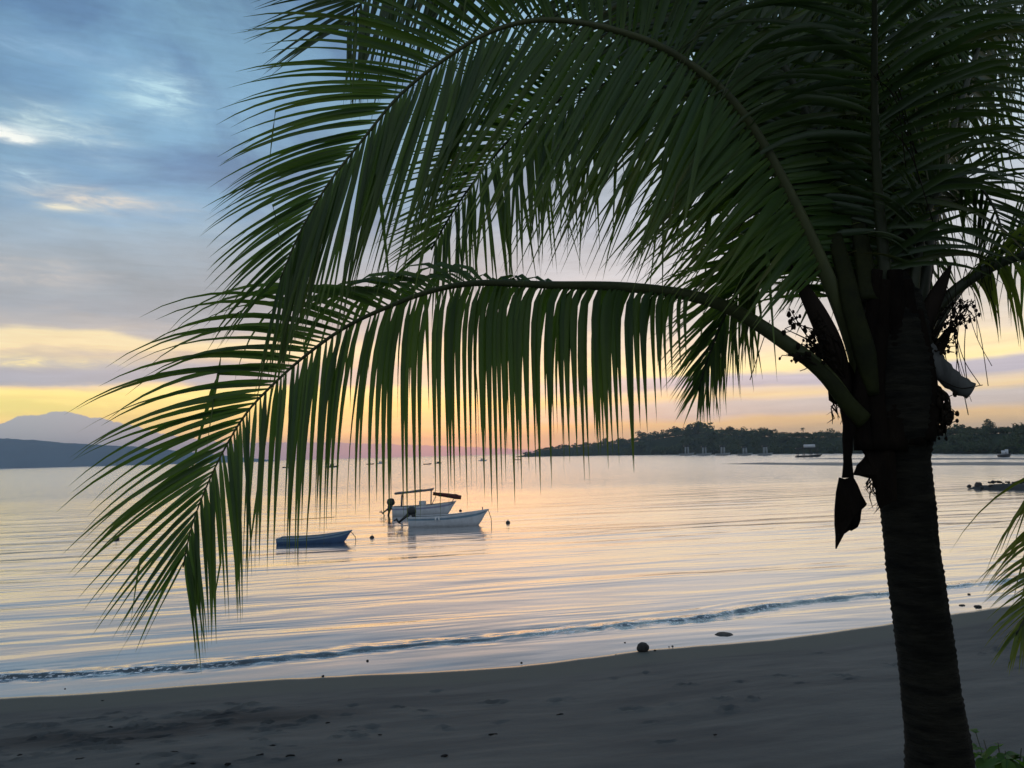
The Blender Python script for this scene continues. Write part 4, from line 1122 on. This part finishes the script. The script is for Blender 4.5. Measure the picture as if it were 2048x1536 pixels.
def left_boat():
    w = on_water(630, 1085); L = 140 * w.y / F
    root = empty('fishing_boat', (w.x, w.y, 0.0), 'low dark blue skiff half hidden behind the hanging leaflets', 'boat', 'skiffs moored off the beach', R(2))
    o, i, r, sec = hull_mesh(L, 1.5, .30, .30)
    o.build('hull', M_BLUE, root); i.build('inside', M_INNER, root); r.build('gunwale', M_TEAL, root)
    add_stripe(sec, root, M_TEAL); thwarts(root, sec, (6, 12, 17), M_INNER)
    rp = MB(); rp.tube([(L / 2, 0, .56), (L / 2 + .25, 0, .25), (L / 2 + .3, 0, -.1)], .02, 5); rp.build('mooring_rope', M_ROPE, root)
    pl = MB(); pl.tube([(-.9, 0, .3), (-.95, 0, 1.3)], .02, 5); pl.tube([(-1.3, .05, 1.27), (1.1, -.05, 1.36)], .016, 5); pl.build('fishing_rod', M_ROPE, root)
left_boat()

def buoy(u, v, r, label):
    p = on_water(u, v); mb = MB()
    mb.blob((0, 0, r * .25), (r, r, r * .8), 2, .06, 14, 10)
    root = empty('mooring_buoy', (p.x, p.y, 0), label, 'buoy', 'mooring buoys'); mb.build('float', M_DARK, root)
    t = MB(); t.tube([(0, 0, r), (0.02, 0, r * 1.6)], r * .14, 6); t.build('ring', M_PIPE, root)
buoy(1016, 1046, .15, 'dark mooring buoy off the bow of the white open skiff')
buoy(744, 1076, .13, 'dark mooring buoy off the bow of the blue skiff')
buoy(232, 1078, .20, 'dark mooring buoy alone near the tip of the lower frond')
buoy(921, 1022, .12, 'small dark buoy between the two white skiffs, above the hull')

# distant boats
def far_boat(u, v, wpx, mat, label, group, cab=0, dark=True):
    p = on_water(u, v); L = wpx * p.y / F
    root = empty('distant_boat', (p.x, p.y, 0), label, 'boat', group, R(random.Random(u).uniform(-20, 20)))
    o, i, r, sec = hull_mesh(L, L * .32, L * .10, L * .06, L * .03, L * .012); o.build('hull', mat, root)
    i.build('inside', M_INNER, root)
    if cab:
        c = MB(); c.box((-L * .08, 0, L * .17), (L * .3, L * .2, L * .14)); c.build('cabin', M_WHITE if cab == 1 else M_DARK, root)
        t = MB(); t.box((-L * .08, 0, L * .30), (L * .38, L * .26, L * .02))
        for x in (-.22, .06):
            for y in (-.1, .1): t.tube([(L * x, L * y, L * .1), (L * x, L * y, L * .30)], L * .008, 5)
        t.build('roof', M_DARK, root)
_d = 'boats far out in the bay'
for k, (u, v, w_, c, lb) in enumerate(((576, 935.5, 22, 0, 'far dark boat low on the water, leftmost seen through the leaflets'), (666, 934.5, 24, 2, 'far dark boat with cabin seen between wide leaflets'),
        (741, 929, 16, 0, 'far small boat right of the dark cabin boat, close to the skyline shore'), (762, 927.5, 18, 1, 'far boat with pale cabin under the lilac hills'),
        (855, 929, 17, 0, 'far dark open boat above the canopy skiff'), (877, 927, 14, 2, 'far dark cabin boat just above and right of the canopy skiff'),
        (966, 922, 18, 1, 'far pale boat off the outer tip of the wooded point'), (1036, 920, 12, 0, 'far tiny boat closest to the outer tip of the wooded point'))):
    far_boat(u, v, w_, M_DARK if c != 1 else M_WHITE, lb, _d, c)
def anchored(u, v, h, label):
    """small white boats anchored before the wood: paired pale posts with a dark top"""
    p = on_water(u, v); k = p.y / F; L = 30 * k; H = h * k
    root = empty('anchored_boat', (p.x, p.y, 0), label, 'boat', 'boats anchored before the wood')
    o, i, r, sec = hull_mesh(L, L * .3, H * .20, H * .08, .12, .05); o.build('hull', M_INNER, root); i.build('inside', M_INNER, root)
    t = MB()
    for x in (-.10, .10):
        for y in (-.1, .1): t.tube([(L * x, L * y, H * .1), (L * x * .8, L * y, H * .85)], 1.0 * k, 6)
    t.build('canopy_post', M_INNER, root)
    c = MB(); c.box((0, 0, H * .92), (L * .34, L * .26, H * .14)); c.build('canopy', M_DARK, root)
for (u, v, h, lb) in ((1374, 911, 20, 'anchored boat with pale posts, leftmost before the high hump'), (1409, 911, 19, 'anchored boat with two pale posts, second along the row'),
        (1446, 911, 20, 'anchored boat with pale posts at the middle of the row'), (1490, 911, 18, 'anchored boat with two pale posts, fourth along the row'),
        (1531, 911, 20, 'anchored boat with pale posts, last of the row towards the shelter boat')):
    anchored(u, v, h, lb)
def shelter_boat():
    p = on_water(1618, 914); k = p.y / F
    root = empty('shelter_boat', (p.x, p.y, 0), 'dark boat carrying a white-topped shelter on posts before the wood', 'boat')
    o, i, r, sec = hull_mesh(52 * k, 10 * k, 3.2 * k, 2 * k, .2, .08); o.build('hull', M_DARK, root); i.build('inside', M_DARK, root)
    t = MB()
    for x in (-22, -10, 4, 16):
        for y in (-4, 4): t.tube([(x * k, y * k, 2 * k), (x * k, y * k, 17 * k)], .7 * k, 6)
    t.box((-3 * k, 0, 17.5 * k), (44 * k, 11 * k, 1.6 * k)); t.build('shelter', M_DARK, root)
    c = MB(); c.box((2 * k, 0, 22 * k), (20 * k, 8 * k, 6 * k)); c.build('white_top', M_WHITE, root)
shelter_boat()
def near_white(u, v, label):
    p = on_water(u, v); k = p.y / F
    root = empty('anchored_boat', (p.x, p.y, 0), label, 'boat')
    o, i, r, sec = hull_mesh(26 * k, 8 * k, 5 * k, 3 * k, .1, .05); o.build('hull', M_DARK, root); i.build('inside', M_DARK, root)
    c = MB(); c.box((-3 * k, 0, 9 * k), (4 * k, 5 * k, 8 * k)); c.box((4 * k, 0, 10 * k), (4 * k, 5 * k, 10 * k)); c.build('cabin', M_WHITE, root)
near_white(2010, 914, 'small boat with two white cabin blocks under the dark wood at the far right')

# ------------------------------------------------------------------ beach things
def stone(u, v, r, label, cat, name, group=None, mat=None, seed=0, flat=.8, up=0.0, rough=.35):
    p = on_beach(u, v); mb = MB(); mb.blob((0, 0, 0), (r, r * .85, r * flat), seed, rough, 16, 10)
    o = mb.build(name, mat or M_ROCK); o.location = (p.x, p.y, p.z + r * flat * .55 + up)
    o.rotation_euler = (0, 0, seed * 1.3)
    return props(o, label, cat, group)
stone(1286, 1303, .145, 'round dark stone resting at the edge of the swash', 'rock', 'boulder', None, M_ROCK, 5, .85, .02, .12)
stone(1447, 1269, .27, 'flat dark rock awash between the breaker and the sand', 'rock', 'flat_rock', None, M_ROCK, 8, .12, -.025, .2)
stone(1956, 1214, .10, 'larger dark stone in the swash right of the palm trunk', 'rock', 'boulder', None, M_ROCK, 9, .45, -.02)
stone(1924, 1211, .085, 'low stone in the swash just right of the palm trunk', 'rock', 'boulder', None, M_ROCK, 10, .35, -.015)
stone(1938, 1189, .055, 'small stone in the swash nearest the breaker, right of the palm trunk', 'rock', 'boulder', None, M_ROCK, 13, .4)
for k, (u, v) in enumerate(((1338, 1294), (1345, 1293), (1310, 1302), (1232, 1310), (1043, 1326), (646, 1353), (130, 1378), (1250, 1286), (735, 1322))):
    stone(u, v, .018 + .007 * (k % 3), 'dark pebble lying on the wet sand at the swash edge', 'pebble', 'pebble', 'pebbles along the swash edge', M_DEBRIS, 20 + k, .6)
for k, (u, v) in enumerate(((102, 1448), (133, 1460), (222, 1456), (70, 1475), (280, 1508), (519, 1511), (581, 1512), (598, 1415), (543, 1421), (205, 1402), (640, 1426), (655, 1446), (545, 1492),
        (385, 1527), (275, 1528), (455, 1530), (680, 1520), (890, 1512), (760, 1470), (985, 1470), (1120, 1430), (1430, 1470), (40, 1512), (160, 1520), (350, 1505))):
    rr = random.Random(k); p = on_beach(u, v); mb = MB(); r = rr.uniform(.012, .036)
    mb.blob((0, 0, 0), (r * rr.uniform(1, 2), r * .8, r * .45), 40 + k, .9, 10, 6)
    o = mb.build('driftwood_scrap', M_DEBRIS); o.location = (p.x, p.y, p.z + r * .2); o.rotation_euler = (0, 0, rr.uniform(-.5, .5))
    props(o, 'dark scrap of driftwood lying on the dry sand', 'driftwood', 'driftwood scraps on the dry sand')

# leafy plant at the lower right, at the foot of the picture
def shrub():
    x, y = at(2010, 1525, 4.9).x, 4.9
    root = empty('beach_plant', (x, y, ground_z(x, y)), 'low green leafy plant on the sand right of the palm trunk', 'plant')
    rnd = random.Random(6); zt = at(2010, 1480, 4.9).z - ground_z(x, y)
    stem = MB(); lf = MB()
    for k in range(40):
        a = rnd.uniform(0, 6.28); rr = rnd.uniform(.02, .50); h = zt * rnd.uniform(.55, 1.0) * (1 - .25 * rr)
        tip = Vector((math.cos(a) * rr, math.sin(a) * rr * .8, h))
        stem.tube([(math.cos(a) * .04, math.sin(a) * .04, -.05), tip * .55 + Vector((0, 0, .05)), tip], [.008, .006, .003], 5)
        for j in range(6):
            b = rnd.uniform(0, 6.28); d = Vector((math.cos(b), math.sin(b), rnd.uniform(-.25, .35))).normalized(); w = d.cross(Z).normalized()
            Lf = rnd.uniform(.08, .15); o = tip - Vector((0, 0, rnd.uniform(0, .16)))
            vs = []; fs = []; tt = []
            ti = float(rnd.randint(0, 9))
            for i in range(6):
                q = i / 5; ww = Lf * .27 * math.sin(math.pi * min(1, q * .92 + .04)) ** .8
                c = o + d * (Lf * q) - Vector((0, 0, .5 * Lf * q * q))
                vs += [c - w * ww + Vector((0, 0, .25 * ww)), c, c + w * ww + Vector((0, 0, .25 * ww))]; tt += [ti + q * .5] * 3
                if i: bb = (i - 1) * 3; fs += [(bb, bb + 1, bb + 4, bb + 3), (bb + 1, bb + 2, bb + 5, bb + 4)]
            lf.add(vs, fs, tt)
    stem.build('stem', M_RACHIS, root)
    lf.build('foliage', leaf_mat('plant_leaf', (.055, .130, .022), (.09, .17, .026), (.11, .17, .03), .45, .6, .2), root, attr='tint')
shrub()

# ------------------------------------------------------------------ evening haze over the bay
HAZE = 0.00020
if HAZE:
    hb = MB(); hb.box((0, 2650, 58), (11400, 6000, 142))
    hm = bpy.data.materials.new('sea_haze'); hm.use_nodes = True
    H = NT(hm.node_tree); H.n.clear()
    pv = H.new('ShaderNodeVolumePrincipled'); pv.inputs['Color'].default_value = (0.72, 0.86, 1.0, 1)
    pv.inputs['Density'].default_value = HAZE; pv.inputs['Anisotropy'].default_value = 0.35
    ho = H.new('ShaderNodeOutputMaterial'); H.link(pv.outputs[0], ho.inputs['Volume'])
    o = hb.build('haze', hm, smooth=False); props(o, 'thin evening haze lying over the whole bay', 'haze', kind='stuff')
